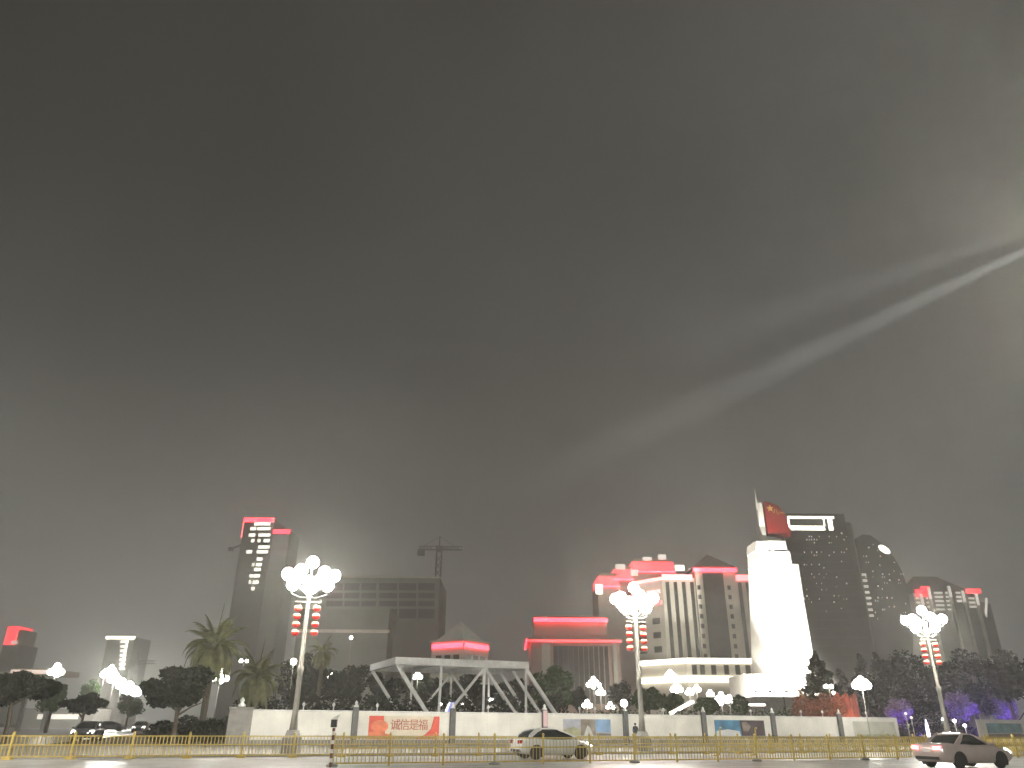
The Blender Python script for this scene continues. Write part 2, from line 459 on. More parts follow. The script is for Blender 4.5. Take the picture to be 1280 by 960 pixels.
for x0, x1 in ((677, 689), (765, 775)):
    mb = MB(); px_slab(mb, x0, 804, x1, 905, Y, .8, .7); part(mb, 'pilaster', M_fac_light, t)
mb = MB(); px_slab(mb, 691, 806, 763, 880, Y, .3, .12); part(mb, 'window', M_bay, t)
mb = MB()
px_slab(mb, 690, 805, 764, 808, Y, .5, .35)
for k in range(12): px_slab(mb, 691 + k * 6.4, 808.2, 692.6 + k * 6.4, 880, Y, .3, .35)
part(mb, 'window_frame', M_fac_brown, t)

# F: hotel with striped facade, podium with lit ledges, back wing with red crowns
Y = 240
t = thing('hotel', 'pale hotel block with dark vertical window stripes and red cornices left of the monument', 'building', (at(890, 800, Y).x, Y, 0))
xl = at(830, 760, Y).x; xr = at(986, 760, Y).x
zt = at(852, 722, Y).z
bk = Vector((-.62, .78, 0))                # the left flank recedes this way
mb = MB()
p0 = Vector((xl, Y, 0)); p1 = Vector((xr, Y, 0)); p2 = Vector((xr, Y + 34, 0)); p3 = p0 + bk * 13.5
mb.prism([p0, p1, p2, p3], (0, 0, zt)); part(fix_mb := mb, 'body', M_fac_light, t)
mb = MB(); c0, c1 = at(871, 760, Y).x, at(921, 760, Y).x; zc = at(896, 713, Y).z
mb.box(c0, c1, Y - 2, Y - .05, 0, zc); mb.box(c0, c1, Y - .05, Y + 14, zt + .02, zc); part(mb, 'central_bay', M_fac_light, t)
mb = MB(); ap = at(893, 693, Y + 5); hx = (c1 - c0) / 2 + .4; cx = (c0 + c1) / 2
mb.add([(cx - hx, Y - 2.4, zc + .7), (cx + hx, Y - 2.4, zc + .7), (cx + hx, Y + 14, zc + .7), (cx - hx, Y + 14, zc + .7), (cx, Y + 5, ap.z)], [(0, 1, 4), (1, 2, 4), (2, 3, 4), (3, 0, 4), (3, 2, 1, 0)])
part(mb, 'roof', M_roof, t)
mb = MB(); mb.box(c0 - .6, c1 + .6, Y - 2.7, Y - 2.1, zc - .9, zc + .3); part(mb, 'red_light_band', M_red, t)
mb = MB(); mb.box(xl, c0 - .7, Y - .6, Y - .1, zt - .8, zt + .9); part(mb, 'red_light_band', M_pink, t)
mb = MB(); mb.box(c1 + .7, xr, Y - .6, Y - .1, zt - .8, zt + .9); part(mb, 'red_light_band', M_pink, t)
nf = Vector((-.78, -.62, 0))
for dz, s0, s1 in ((-.3, 0, 13.6), (-4.0, 1.2, 6.5), (-4.0, 8, 13), (-7.6, .6, 5), (-7.6, 6.5, 12)):
    a = p0 + bk * s0 + nf * .15; c = p0 + bk * s1 + nf * .15
    mb = MB(); mb.beam((a.x, a.y, zt + dz), (c.x, c.y, zt + dz), .5, .9); part(mb, 'red_light_band', M_pink if dz > -5 else M_redlow, t)
for px in (836.5, 846.5, 857, 867.5, 928, 938, 948.5, 959, 970):
    mb = MB(); a = at(px - 2.3, 760, Y).x; c = at(px + 2.3, 760, Y).x
    mb.box(a, c, Y - .12, Y + .1, at(px, 824, Y).z, zt - 1.4); part(mb, 'window', M_bay, t)
mb = MB(); a = at(882, 760, Y - 2).x; c = at(908, 760, Y - 2).x
mb.box(a, c, Y - 2.12, Y - 1.9, at(895, 824, Y).z, zc - 1.2); part(mb, 'window', M_bay, t)
for px in (876, 914):
    for k in range(8):
        mb = MB(); a = at(px, 760, Y - 2).x; z = zt - 4 - 2.9 * k
        mb.box(a - .5, a + .5, Y - 2.1, Y - 1.95, z, z + 1.3); part(mb, 'window', M_bay, t)
for k in range(2):
    for j in range(4):
        pp = p0 + bk * (2 + 6 * k) + nf * .06; z = zt - 13 - 4.2 * j
        mb = MB(); mb.beam(pp + Vector((0, 0, z)), pp + bk * 3 + Vector((0, 0, z)), .15, 1.8); part(mb, 'window', M_bay, t)
# podium
zp1 = at(900, 826, Y - 14).z; zp2 = at(900, 849, Y - 14).z
q0 = at(858, 840, Y - 14); q0.z = 0
q1 = Vector((at(990, 840, Y - 14).x, Y - 14, 0)); q3 = q0 + bk * 17
mb = MB(); mb.prism([q0, q1, Vector((q1.x, Y - 2.2, 0)), Vector((xl, Y - 2.2, 0)) + bk * 1, q3], (0, 0, zp1)); part(mb, 'podium', M_fac_light, t)
for z, h in ((zp1, 1.3), (zp2, 1.5)):
    for a, c in ((q0, q1), (q0, q3)):
        n = Vector((0, -1, 0)) if c is q1 else nf
        mb = MB(); aa, cc = a + n * .6, c + n * .6
        mb.beam((aa.x, aa.y, z), (cc.x, cc.y, z), .7, h); part(mb, 'lit_ledge', M_warm, t)
for px in (868, 878, 892, 908, 922, 935):
    mb = MB(); a = at(px - 3, 836, Y - 14).x; c = at(px + 3, 836, Y - 14).x
    mb.box(a, c, Y - 14.1, Y - 13.9, zp2 + 1.2, zp1 - 1.1); part(mb, 'window', M_bay, t)
mb = MB(); ca = at(905, 880, Y - 14).x
mb.prism([(ca + 4.2 * math.cos(math.pi * k / 12), Y - 14.15, 2.8 + 4.2 * math.sin(math.pi * k / 12)) for k in range(13)] + [(ca - 4.2, Y - 14.15, .1), (ca + 4.2, Y - 14.15, .1)], (0, .25, 0)); part(mb, 'entrance_arch', M_fac_grey, t)
# back wing
t = thing('crowned_wing', 'dark stepped tower wing with red lit crowns behind the middle street lamp', 'building', (at(790, 760, 285).x, 285, 0))
Yw = 285
for x0, x1, yt in ((748, 776, 731), (768, 793, 722), (792, 846, 712)):
    mb = MB(); a, c = at(x0, yt + 20, Yw), at(x1, yt + 20, Yw); z = at((x0 + x1) / 2, yt, Yw).z
    off = {748: 0, 768: .6, 792: 1.2}[x0]
    mb.box(a.x, c.x, Yw + off, Yw + 20 + off, 0, z); part(mb, 'tower', M_fac_brown, t)
    mb = MB(); mb.box(a.x + .3, c.x - .3, Yw + .4 + off, Yw + 19 + off, z + .02, z + 3.2); part(mb, 'crown', M_redlow, t)
    mb = MB(); mb.box(a.x + .8, c.x - .8, Yw + off, Yw + 18 + off, z + 3.22, z + 4.4); part(mb, 'crown_cap', M_fac_light, t)
    mb = MB(); mb.beam((a.x, Yw - .3 + off, z - .6), (c.x, Yw - .3 + off, z - .6), .4, .7); part(mb, 'red_light_band', M_red, t)
for x0, x1, y0, y1 in ((744, 753, 731, 743), (769, 781, 706, 712), (788, 797, 713, 720), (803, 814, 697, 701), (822, 832, 694, 700), (843, 855, 707, 714), (860, 866, 711, 716)):
    mb = MB(); px_slab(mb, x0, y0, x1, y1, Yw - 1, .6, 1.2); part(mb, 'roof_light', M_windowdim if x0 not in (744, 843) else M_window, t)

# G: dark towers right of the monument
Y = 340
t = thing('glass_tower', 'dark glass high-rise with a white lit rectangular roof frame behind the monument', 'building', (at(1030, 760, Y).x, Y, 0))
mb = MB(); xa, xb, zt = px_box(mb, 978, 1062, 642, Y, 30, pyx=680); part(mb, 'body', M_fac_dark, t)
mb = MB(); a = at(1063, 680, Y).x; c = at(1076, 680, Y).x; zz = at(1068, 652, Y).z
pr = [(a + .02, Y + 1), (a + 2.5, Y + 1.6), (a + 4.2, Y + 4), (c + .6, Y + 9), (c + .6, Y + 26), (a + .02, Y + 28)]
mb.prism([(x, y, 0) for x, y in pr], (0, 0, zz)); part(mb, 'round_corner', M_fac_dark, t)
mb = MB()
for r_ in ((984, 645.5, 1042, 648.5), (988, 657.5, 1031, 663), (984, 648.6, 987.5, 660), (1028.5, 648.6, 1031, 657.4), (1034, 648.6, 1041.5, 663)):
    px_slab(mb, *r_, Y, .6, .6)
part(mb, 'roof_frame_light', M_warm, t)
mb = MB()
for k in range(22): mb.box(xa, xb, Y - .25, Y - .02, 8 + 3.6 * k, 8.5 + 3.6 * k)
part(mb, 'floor_band', M_fac_dark2, t)
r2 = random.Random(3)
for k in range(62):
    px = r2.uniform(1000, 1058); py = r2.betavariate(1.1, 1.5) * 105 + 666
    px = round(px / 3.1) * 3.1; py = round(py / 3.9) * 3.9
    if px < 990 + (py - 690) * .15: continue
    mb = MB(); w = r2.choice((.8, 1.2, 1.6)); px_slab(mb, px, py - r2.uniform(.5, 1.1), px + w, py + .9, Y, .1, .35)
    part(mb, 'window', r2.choice((M_window, M_windowdim, M_windowdim, M_windowcool, M_windowwarm)), t)
t = thing('curved_tower', 'dark sail shaped tower with a bright oval light at its crest', 'building', (at(1105, 760, 360).x, 360, 0))
Y = 360
prof = [(1071, 905), (1071, 673), (1078, 668), (1088, 669), (1098, 676), (1108, 686), (1118, 697), (1127, 713), (1134, 733), (1138, 755), (1141, 790), (1143, 905)]
mb = MB(); mb.prism([at(x + (y - 700) * .17 * 0, y, Y) for x, y in prof], (0, 28, 0)); o = part(mb, 'body', M_fac_dark, t); fix_normals(o)
mb = MB(); ce = at(1105, 687, Y)
mb.prism([(ce.x + 2.9 * math.cos(a) * .85 - 1.2 * math.sin(a) * -.4, Y - .5, ce.z + 1.5 * math.sin(a) - 1.5 * math.cos(a)) for a in [2 * math.pi * k / 16 for k in range(16)]], (0, .3, 0)); o = part(mb, 'crest_light', M_warm, t); fix_normals(o)
for k in range(8):
    mb = MB(); px_slab(mb, 1076.5 + k * 1.35, 717 + k * 7.3, 1082.5 + k * 1.35, 720 + k * 7.3, Y, .3, .5); part(mb, 'window', M_windowdim, t)
for k in range(58):
    px = r2.uniform(1078, 1132); py = r2.uniform(676, 772)
    px = round(px / 2.9) * 2.9; py = round(py / 3.7) * 3.7
    if py < 668 + max(0, px - 1085) ** 1.25 * .38 + 6: continue
    mb = MB(); w = r2.choice((.8, 1.3, 2)); px_slab(mb, px, py - r2.uniform(.5, 1.4), px + w, py + .9, Y, .1, .35)
    part(mb, 'window', r2.choice((M_window, M_windowdim, M_windowcool, M_windowwarm)), t)

# H: right hotel with white fins and red roof
Y = 420
t = thing('finned_block', 'distant block with white lit fins and red roof above the right street lamp', 'building', (at(1195, 780, Y).x, Y, 0))
mb = MB(); xa, xb, zt = px_box(mb, 1147, 1226, 742, Y, 25, pyx=770); part(mb, 'body', M_fac_grey, t)
mb = MB(); a = at(1246, 770, Y + 6).x; mb.prism([(xb + .05, Y + .5, 0), (a, Y + 9, 0), (a, Y + 24, 0), (xb + .05, Y + 24, 0)], (0, 0, zt - 4)); part(mb, 'side_wing', M_fac_grey, t)
mb = MB(); pk = at(1176, 720, Y + 10)
mb.add([(xa - .3, Y - .3, zt + .05), (xb + .3, Y - .3, zt + .05), (xb + .3, Y + 25, zt + .05), (xa - .3, Y + 25, zt + .05), (xa + (xb - xa) * .25, Y + 12, pk.z), (xa + (xb - xa) * .62, Y + 12, pk.z)],
       [(0, 1, 5, 4), (1, 2, 5), (2, 3, 4, 5), (3, 0, 4), (3, 2, 1, 0)]); part(mb, 'roof', M_roof, t)
for x0, x1, y0, y1 in ((1143, 1163, 737, 746), (1150, 1162, 733, 738), (1206, 1226, 736, 742)):
    mb = MB(); px_slab(mb, x0, y0, x1, y1, Y, .5, .7); part(mb, 'red_light_band', M_redlow, t)
for px, yt in ((1153, 743), (1164, 735), (1190, 733), (1206, 739), (1222, 743)):
    mb = MB(); a = at(px, 760, Y).x; mb.box(a - .7, a + .7, Y - 1.6, Y - .3, 0, at(px, yt, Y).z); part(mb, 'fin', M_stone, t)
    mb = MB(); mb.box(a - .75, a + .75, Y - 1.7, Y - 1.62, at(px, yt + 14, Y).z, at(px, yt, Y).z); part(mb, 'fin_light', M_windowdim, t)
for k in range(5):
    for x0, x1 in ((1144, 1152), (1157, 1163), (1167, 1178), (1181, 1189), (1194, 1204), (1210, 1220)):
        if k > 2 and (x0 < 1160 or x0 > 1190): continue
        yy = (748 if x0 < 1160 or x0 > 1205 else 741) + k * 5.2
        mb = MB(); px_slab(mb, x0 + k * .8, yy - 1.1, x1 + k * .8, yy + 1.2, Y, .2, .3); part(mb, 'window', M_windowdim, t)
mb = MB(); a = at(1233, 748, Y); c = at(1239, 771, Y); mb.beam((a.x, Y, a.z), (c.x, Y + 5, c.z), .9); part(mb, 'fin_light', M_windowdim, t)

# I: far left buildings
Y = 500
t = thing('far_tower', 'distant grey tower topped by a red lit box at the far left', 'building', (at(12, 800, Y).x, Y, 0))
mb = MB(); xa, xb, zt = px_box(mb, 3, 24, 806, Y, 20, pyx=810); part(mb, 'body', M_fac_grey, t)
mb = MB(); mb.box(xa, xb - 3.5, Y - .2, Y + 15, zt + .05, at(12, 783, Y).z); part(mb, 'red_crown', M_redlow, t)
mb = MB(); mb.box(xb - 3.4, xb, Y + .2, Y + 15, zt + .05, at(12, 787, Y).z); part(mb, 'crown', M_fac_light, t)
mb = MB(); px_slab(mb, 15, 801, 22, 805, Y, .3, .6); part(mb, 'window', M_windowdim, t)
Y = 430
t = thing('far_office', 'far low block with white lit roof edge and a zigzag column of light', 'building', (at(147, 820, Y).x, Y, 0))
mb = MB(); xa, xb, zt = px_box(mb, 131, 165, 796, Y, 20, pyx=815); part(mb, 'body', M_fac_grey, t)
mb = MB(); mb.box(xa - 1, xb + .2, Y - .6, Y - .1, zt - 1.2, zt + .3); part(mb, 'roof_light', M_warm, t)
for k in range(7):
    mb = MB(); px_slab(mb, 151.5 - k * .3, 801 + k * 5.6, 159 - k * .5, 803.6 + k * 5.6, Y, .3, .3); part(mb, 'window', M_window, t)
mb = MB(); a = at(160, 800, Y); c = at(157, 836, Y); mb.beam((a.x, Y - .4, a.z), (a.x, Y - .4, c.z), .8); part(mb, 'edge_light', M_window, t)
Y = 130
t = thing('filling_canopy', 'flat pinkish canopy roof on posts behind the far left tree', 'canopy', (at(38, 870, Y).x, Y, 0))
mb = MB(); a, c = at(14, 838, Y), at(58, 842, Y); mb.box(a.x, c.x, Y, Y + 10, c.z - .1, a.z + .3); part(mb, 'roof', M_fac_light, t)
mb = MB(); mb.box(a.x, c.x, Y - .1, Y - .01, c.z, a.z + .1); part(mb, 'fascia_light', glow('peach_led', (1, .75, .6), .9, False), t)
for k in (.15, .85):
    mb = MB(); x = a.x + (c.x - a.x) * k; mb.box(x - .3, x + .3, Y + 4, Y + 4.6, 0, c.z - .11); part(mb, 'post', M_conc, t)
Y = 185
t = thing('shop_row', 'low dark row of shops with a long pale lit sign at street level', 'building', (at(75, 895, Y).x, Y, 0))
mb = MB(); a, c = at(30, 890, Y), at(118, 890, Y); mb.box(a.x, c.x, Y, Y + 8, 0, 4.2); part(mb, 'wall', M_fac_grey, t)
for k in range(7):
    mb = MB(); px_slab(mb, 48 + k * 7.2, 893, 54 + k * 7.2, 899, Y, .2, .2); part(mb, 'window', M_windowdim, t)

# ------------------------------------------------------------------ the monument
Y = 175
mc = at(985, 868, Y); mc.z = 0
t = thing('monument', 'white floodlit stone obelisk carrying a red stone flag and a slim spike', 'monument', mc)
def taper(mb, b0, b1, z0, z1):
    """b = (x0, x1, y0, y1)"""
    mb.add([(b0[0], b0[2], z0), (b0[1], b0[2], z0), (b0[1], b0[3], z0), (b0[0], b0[3], z0), (b1[0], b1[2], z1), (b1[1], b1[2], z1), (b1[1], b1[3], z1), (b1[0], b1[3], z1)],
           [(3, 2, 1, 0), (4, 5, 6, 7), (0, 1, 5, 4), (1, 2, 6, 5), (2, 3, 7, 6), (3, 0, 4, 7)])
def X(px, py): return at(px, py, Y).x
def Z(px, py): return at(px, py, Y).z
zb = Z(985, 850); z1 = Z(985, 705); z2 = Z(975, 688); z3 = Z(965, 676)
mb = MB(); taper(mb, (X(956, 850), X(1019, 850), Y - 1, Y + 9), (X(947, 705), X(998, 705), Y, Y + 7.5), zb, z1); part(mb, 'shaft', M_stone, t)
mb = MB(); taper(mb, (X(946.5, 705), X(990, 705), Y + .1, Y + 7.3), (X(945.5, 689), X(987, 689), Y + .3, Y + 7), z1 + .01, z2); part(mb, 'upper_block', M_stone, t)
mb = MB(); taper(mb, (X(945, 689), X(984, 689), Y - .1, Y + 7.2), (X(944.5, 677), X(982, 677), Y, Y + 7), z2 + .01, z3); part(mb, 'capital', M_stone, t)
mb = MB(); px_slab(mb, 944, 677.5, 958, 684, Y, 1.2, .9); px_slab(mb, 959.5, 690, 966, 700, Y, .6, .35); px_slab(mb, 967, 689.5, 989, 704, Y, .5, .3)
part(mb, 'carved_relief', M_stone, t)
mb = MB(); taper(mb, (X(951, 676), X(960, 676), Y + .6, Y + 2.6), (X(949, 627), X(954, 627), Y + 1, Y + 2.2), z3 + .01, Z(951, 627)); part(mb, 'blade', M_stone, t)
mb = MB(); mb.prism([(X(957, 677), Y + 1.6, z3 + .01), (X(982, 677), Y + 1.6, z3 + .01), (X(979, 670), Y + 1.6, Z(979, 671)), (X(960, 669), Y + 1.6, Z(960, 668))], (0, 4.2, 0)); o = part(mb, 'flag_base', M_stone, t); fix_normals(o)
pz = Z(946, 627)
mb = MB(); mb.tube([(X(948.5, 627), Y + 1.6, pz - 1.5), (X(945.5, 609), Y + 1.6, Z(945.5, 609))], [.32, .07], 8); part(mb, 'spike', M_stone, t)
fp = [(955, 627), (960, 627.5), (966, 629.5), (972, 632), (977, 637), (981, 643), (984, 652), (987, 662), (989.5, 668), (986, 671), (982, 673), (977, 671), (970, 669.5), (960, 668.5)]
mb = MB(); mb.prism([at(x, y, Y + .9) for x, y in fp], (0, 2.6, 0)); o = part(mb, 'flag', M_flag, t); fix_normals(o)
def text_mesh(body, name, m, size, origin, ux, uz, depth=.02, parent=None, root=None):
    cu = bpy.data.curves.new(name, 'FONT'); cu.body = body; cu.size = size; cu.extrude = depth
    to = bpy.data.objects.new(name, cu); col.objects.link(to)
    dg = bpy.context.evaluated_depsgraph_get()
    me = bpy.data.meshes.new_from_object(to.evaluated_get(dg))
    bpy.data.objects.remove(to)
    ux, uz = Vector(ux).normalized(), Vector(uz).normalized(); un = ux.cross(uz)
    vs_ = [tuple(Vector(origin) + ux * v.co.x + uz * v.co.y + un * v.co.z) for v in me.vertices]
    fs = [tuple(p.vertices) for p in me.polygons]
    mb = MB(); mb.add(vs_, fs)
    return part(mb, name, m, root)
st = at(962.5, 635.5, Y + .85)
mb = MB(); mb.prism([(st.x + (.95 if k % 2 == 0 else .4) * math.sin(math.pi * k / 5), Y + .78, st.z + (.95 if k % 2 == 0 else .4) * math.cos(math.pi * k / 5)) for k in range(10)], (0, .1, 0))
o = part(mb, 'star', M_gold, t); fix_normals(o)
text_mesh('八一', 'lettering', M_gold, 1.5, at(966, 641, Y + .82), (1, 0, -.25), (0, 0, 1), .04, root=t)
# plinth and terrace
mb = MB(); zp0 = Z(985, 874)
mb.box(X(956, 860) - .5, X(1026, 860), Y - 2.2, Y + 10.5, zp0, zb); part(mb, 'base_block', M_stone, t)
mb = MB(); mb.box(X(926, 860), X(956, 860) - .52, Y - 3.2, Y + 9, zp0, Z(940, 844)); part(mb, 'base_wing', M_stone, t)
TX0, TX1, TY0, TY1 = X(916, 870), X(1040, 870), Y - 16, Y + 16
mb = MB(); mb.box(TX0, TX1, TY0, TY1, 0, zp0 - .35); part(mb, 'terrace', M_conc, t)
mb = MB(); mb.box(TX0 - .3, TX1 + .3, TY0 - .3, TY1 + .3, zp0 - .345, zp0 - .005); part(mb, 'terrace_edge', M_conc, t)
for k in range(8):
    mb = MB(); hh = (zp0 - .4) / 8
    mb.box(mc.x - 5, mc.x + 5, TY0 - .02 - .42 * (k + 1), TY0 - .02 - .42 * k - .003, 0, zp0 - .4 - hh * (k + .6)); part(mb, 'step', M_conc, t)
# floodlights at the foot of the monument
def spot(name, p, tgt, power, size, blend, rad=.2, color=(1, .96, .86), parent=None):
    ld = bpy.data.lights.new(name, 'SPOT'); ld.energy = power; ld.spot_size = R(size); ld.spot_blend = blend; ld.shadow_soft_size = rad; ld.color = color
    o = bpy.data.objects.new(name, ld); col.objects.link(o)
    d = Vector(tgt) - Vector(p)
    o.matrix_world = Matrix.Translation(p) @ d.to_track_quat('-Z', 'Y').to_matrix().to_4x4()
    if parent:
        o.parent = parent; o.matrix_parent_inverse = (Matrix.Translation(parent.location)).inverted()
    return o
def point(name, p, power, rad=.3, color=(1, .95, .84), parent=None):
    ld = bpy.data.lights.new(name, 'POINT'); ld.energy = power; ld.shadow_soft_size = rad; ld.color = color
    o = bpy.data.objects.new(name, ld); col.objects.link(o); o.location = p
    if parent:
        o.parent = parent; o.matrix_parent_inverse = (Matrix.Translation(parent.location)).inverted()
    return o
FLOOD = 1.0
for (dx, dy, tx, tz, sz_, pw_, lab) in ((-8.5, -14.5, -2.2, 32, 40, 900000, 'black floodlight at the left corner of the monument terrace'),
        (5.5, -14.5, -1.8, 32, 34, 900000, 'black floodlight at the right corner of the monument terrace'),
        (-5.5, -15, -1.5, 19, 62, 420000, 'black floodlight on the monument terrace just left of the steps'),
        (2.5, -15, -.8, 19, 50, 360000, 'black floodlight on the monument terrace just right of the steps'),
        (-1.5, -14.8, -1, 7, 100, 90000, 'black floodlight at the middle of the terrace before the monument'),
        (-11, -13, -9, 5, 100, 110000, 'black floodlight before the low side wing of the monument')):
    p = Vector((mc.x + dx, Y + dy, zp0 + 1.2)); zf = zp0
    f = thing('floodlight', lab, 'floodlight', (p.x, p.y, zf), 0, 'floodlights round the monument')
    mb = MB(); mb.tube([(p.x, p.y, zf), (p.x, p.y, zf + .8)], .06, 8); part(mb, 'post', M_dark, f)
    mb = MB(); mb.box(p.x - .35, p.x + .35, p.y - .3, p.y + .1, zf + .8, zf + 1.2); part(mb, 'housing', M_dark, f)
    mb = MB(); mb.box(p.x - .32, p.x + .32, p.y - .27, p.y + .07, zf + 1.205, zf + 1.22); part(mb, 'lens', M_window, f)
    spot('beam', p + Vector((0, 0, .25)), (mc.x + tx, Y + 3, tz), FLOOD * pw_, sz_, 1.0, .3, parent=f)

# ------------------------------------------------------------------ truss frame behind the hoarding
o0 = at(491, 905, 95); o0.z = 0
t = thing('steel_truss', 'white painted steel truss frame with slanting legs behind the hoarding', 'truss', o0)
L, D = 16.8, 13.5
zt = at(491, 826, 95).z
def TP(u, v, z): return o0 + U * u + V * v + Vector((0, 0, z))
for v in (0, D):
    mb = MB(); mb.beam(TP(-.3, v, zt), TP(L + .3, v, zt), .7, .85); part(mb, 'top_chord', M_steelw, t)
for u in (0, L):
    mb = MB(); mb.beam(TP(u, .36, zt), TP(u, D - .36, zt), .6, .8); part(mb, 'end_beam', M_steelw, t)
for u in (L / 3, 2 * L / 3):
    mb = MB(); mb.beam(TP(u, .36, zt), TP(u, D - .36, zt), .3, .4); part(mb, 'cross_beam', M_steelw, t)
for v in (0, D):
    s = .42 if v == 0 else .38
    B1, B3, B4 = 4.9, 16.4, 21.0
    for (ua, ub) in ((0, 6.2), (L / 3, L / 3 - .15), (2 * L / 3, 4.2), (2 * L / 3, 2 * L / 3 - .1), (2 * L / 3, 17.8), (L, L + .05), (L, 23.1)):
        w = s if (ua, ub) in ((0, 6.2), (L, 23.1)) else s * .7
        mb = MB(); mb.beam(TP(ua, v, zt - .43), TP(ub, v, 0), w); part(mb, 'brace', M_steelw, t)
for v in (4.5, 9.0):
    mb = MB(); mb.beam(TP(L, v, zt - .41), TP(23.0, v, 0), .34); part(mb, 'brace', M_steelw, t)

# ------------------------------------------------------------------ hoarding
HA = 74.0
HH = 2.55
t = thing('site_hoarding', 'long white site hoarding with dark pillars along the far pavement', 'hoarding', line(640, HA))
edges = [310, 372, 443, 565, 680, 781, 879, 965.5, 1049, 1122]
def hp(px): return line(px, HA)
def on_wall(u0, u1, z0, z1, off, th, mb, P0):
    a = P0 + U * u0 - V * off; c = P0 + U * u1 - V * off
    mb.prism([a + Vector((0, 0, z0)), c + Vector((0, 0, z0)), c + Vector((0, 0, z1)), a + Vector((0, 0, z1))], V * th)
for i in range(len(edges) - 1):
    a, c = hp(edges[i]), hp(edges[i + 1]); Lp = (c - a).length
    mb = MB(); nb = max(1, round(Lp / 1.15)); wb = Lp / nb
    for j in range(nb): on_wall(.003 + wb * j, wb * (j + 1) - .003, .12, HH - rnd.uniform(0, .012), rnd.uniform(0, .012), .08, mb, a)
    o = part(mb, 'panel', M_white, t); fix_normals(o)
    mb = MB(); on_wall(.02, Lp - .02, HH + .005, HH + .08, .04, .16, mb, a); o = part(mb, 'coping', M_steelw, t); fix_normals(o)
    mb = MB(); on_wall(.02, Lp - .02, .11, .4, .05, .04, mb, a); o = part(mb, 'plinth', M_conc, t); fix_normals(o)
for px in (443, 565, 680, 781, 879, 965.5, 1049):
    a = hp(px)
    red = px == 680
    mb = MB(); on_wall(-.24, .24, .1, HH + .35, .3, .28, mb, a); o = part(mb, 'pillar', M_pillar, t); fix_normals(o)
    if red:
        mb = MB(); on_wall(-.2, .2, 1.5, HH + .3, .34, .035, mb, a); o = part(mb, 'red_light', glow('red_pillar_light', (1, .03, .06), .22), t); fix_normals(o)
    mb = MB(); q = a - V * .16; mb.lathe((q.x, q.y, HH + .352), [(.2, 0), (.22, .1), (.1, .22), (.14, .34), (.03, .5)], 10); part(mb, 'finial', M_steelw, t, True)
for px in (377, 415, 470, 610, 725, 744, 830, 940, 1003, 1030, 1085):
    a = hp(px); mb = MB(); mb.lathe((a.x, a.y, HH + .082), [(.06, 0), (.05, .3), (.12, .34), (.13, .5), (.03, .62)], 8); part(mb, 'finial', M_steelw, t, True)
a = hp(299); t2 = thing('gate_pier', 'broad grey concrete pier at the left end of the hoarding', 'pier', a)
mb = MB(); on_wall(-.9, .9, 0, 2.6, .4, .9, mb, a); o = part(mb, 'shaft', M_conc, t2); fix_normals(o)
mb = MB(); on_wall(-1.0, 1.0, 2.605, 2.8, .5, 1.1, mb, a); o = part(mb, 'cap', M_conc, t2); fix_normals(o)
mb = MB(); q = a + V * .05; mb.lathe((q.x, q.y, 2.805), [(.3, 0), (.32, .15), (.12, .3), (.2, .5), (.04, .72)], 12); part(mb, 'finial', M_steelw, t2, True)
# second hoarding at the right edge
a = hp(1221); t3 = thing('side_hoarding', 'separate white hoarding panel at the right edge beyond the moving car', 'hoarding', a)
mb = MB(); on_wall(0, 12, .12, HH - .1, 0, .08, mb, a); o = part(mb, 'panel', M_white, t3); fix_normals(o)
mb = MB(); on_wall(0, 12, HH - .095, HH, .04, .16, mb, a); o = part(mb, 'coping', M_steelw, t3); fix_normals(o)

# posters
def poster(px0, px1, z0, z1, label, painter):
    a, c = hp(px0), hp(px1); w = (c - a).length
    p = thing('poster', label, 'poster', a, ST)
    painter(p, a, w, z0, z1)
def flat(mb, a, pts, off):
    mb.prism([a + U * u - V * off + Vector((0, 0, z)) for u, z in pts], V * .012)
def pnt(p, a, pts, off, name, m):
    mb = MB(); flat(mb, a, pts, off); o = part(mb, name, m, p); fix_normals(o); return o
M_pc = mat('print_cream', (0.72, 0.64, 0.50), .5, .1, 1)
M_pr = mat('print_red', (0.72, 0.09, 0.05), .5, .12, 1.5)
M_po = mat('print_orange', (0.78, 0.22, 0.10), .5, .2, 1.5)
M_pdr = mat('print_brown', (0.45, 0.10, 0.05), .5, .1, 1.5)
def p_red(p, a, w, z0, z1):
    h = z1 - z0
    pnt(p, a, [(0, z0), (w, z0), (w, z1), (0, z1)], .022, 'backing', M_pc)
    pnt(p, a, [(0, z0), (.25 * w, z0), (.22 * w, z0 + .45 * h), (.20 * w, z1), (0, z1)], .036, 'red_field', M_pr)
    pnt(p, a, [(.02 * w + .13 * w + .12 * w * math.cos(k * math.pi / 8), z0 + .55 * h + .27 * h * math.sin(k * math.pi / 8)) for k in range(16)], .05, 'round_emblem', M_po)
    pnt(p, a, [(0, z0 + .001), (.36 * w, z0 + .001), (.30 * w, z0 + .2 * h), (.1 * w, z0 + .34 * h), (0, z0 + .3 * h)], .064, 'orange_wave', M_po)
    pnt(p, a, [(.66 * w, z0 + .001), (w, z0 + .001), (w, z1 - .001), (.92 * w, z1 - .001), (.88 * w, z0 + .45 * h), (.8 * w, z0 + .2 * h)], .036, 'red_sweep', M_pr)
    pnt(p, a, [(.7 * w, z0 + .0015), (w, z0 + .0015), (w, z0 + .25 * h), (.84 * w, z0 + .2 * h)], .05, 'orange_wave', M_po)
    for k, ch in enumerate('诚信是福'):
        text_mesh(ch, 'lettering', M_pdr, .92, a + U * (w * (.295 + .132 * k)) - V * .06 + Vector((0, 0, z0 + .44 * h)), U, (0, 0, 1), .012, root=p)
poster(461, 549, .45, 2.25, 'red and cream slogan poster with four brown Chinese characters', p_red)
M_sky = mat('print_sky', (0.25, 0.42, 0.66), .5, .3, .8)
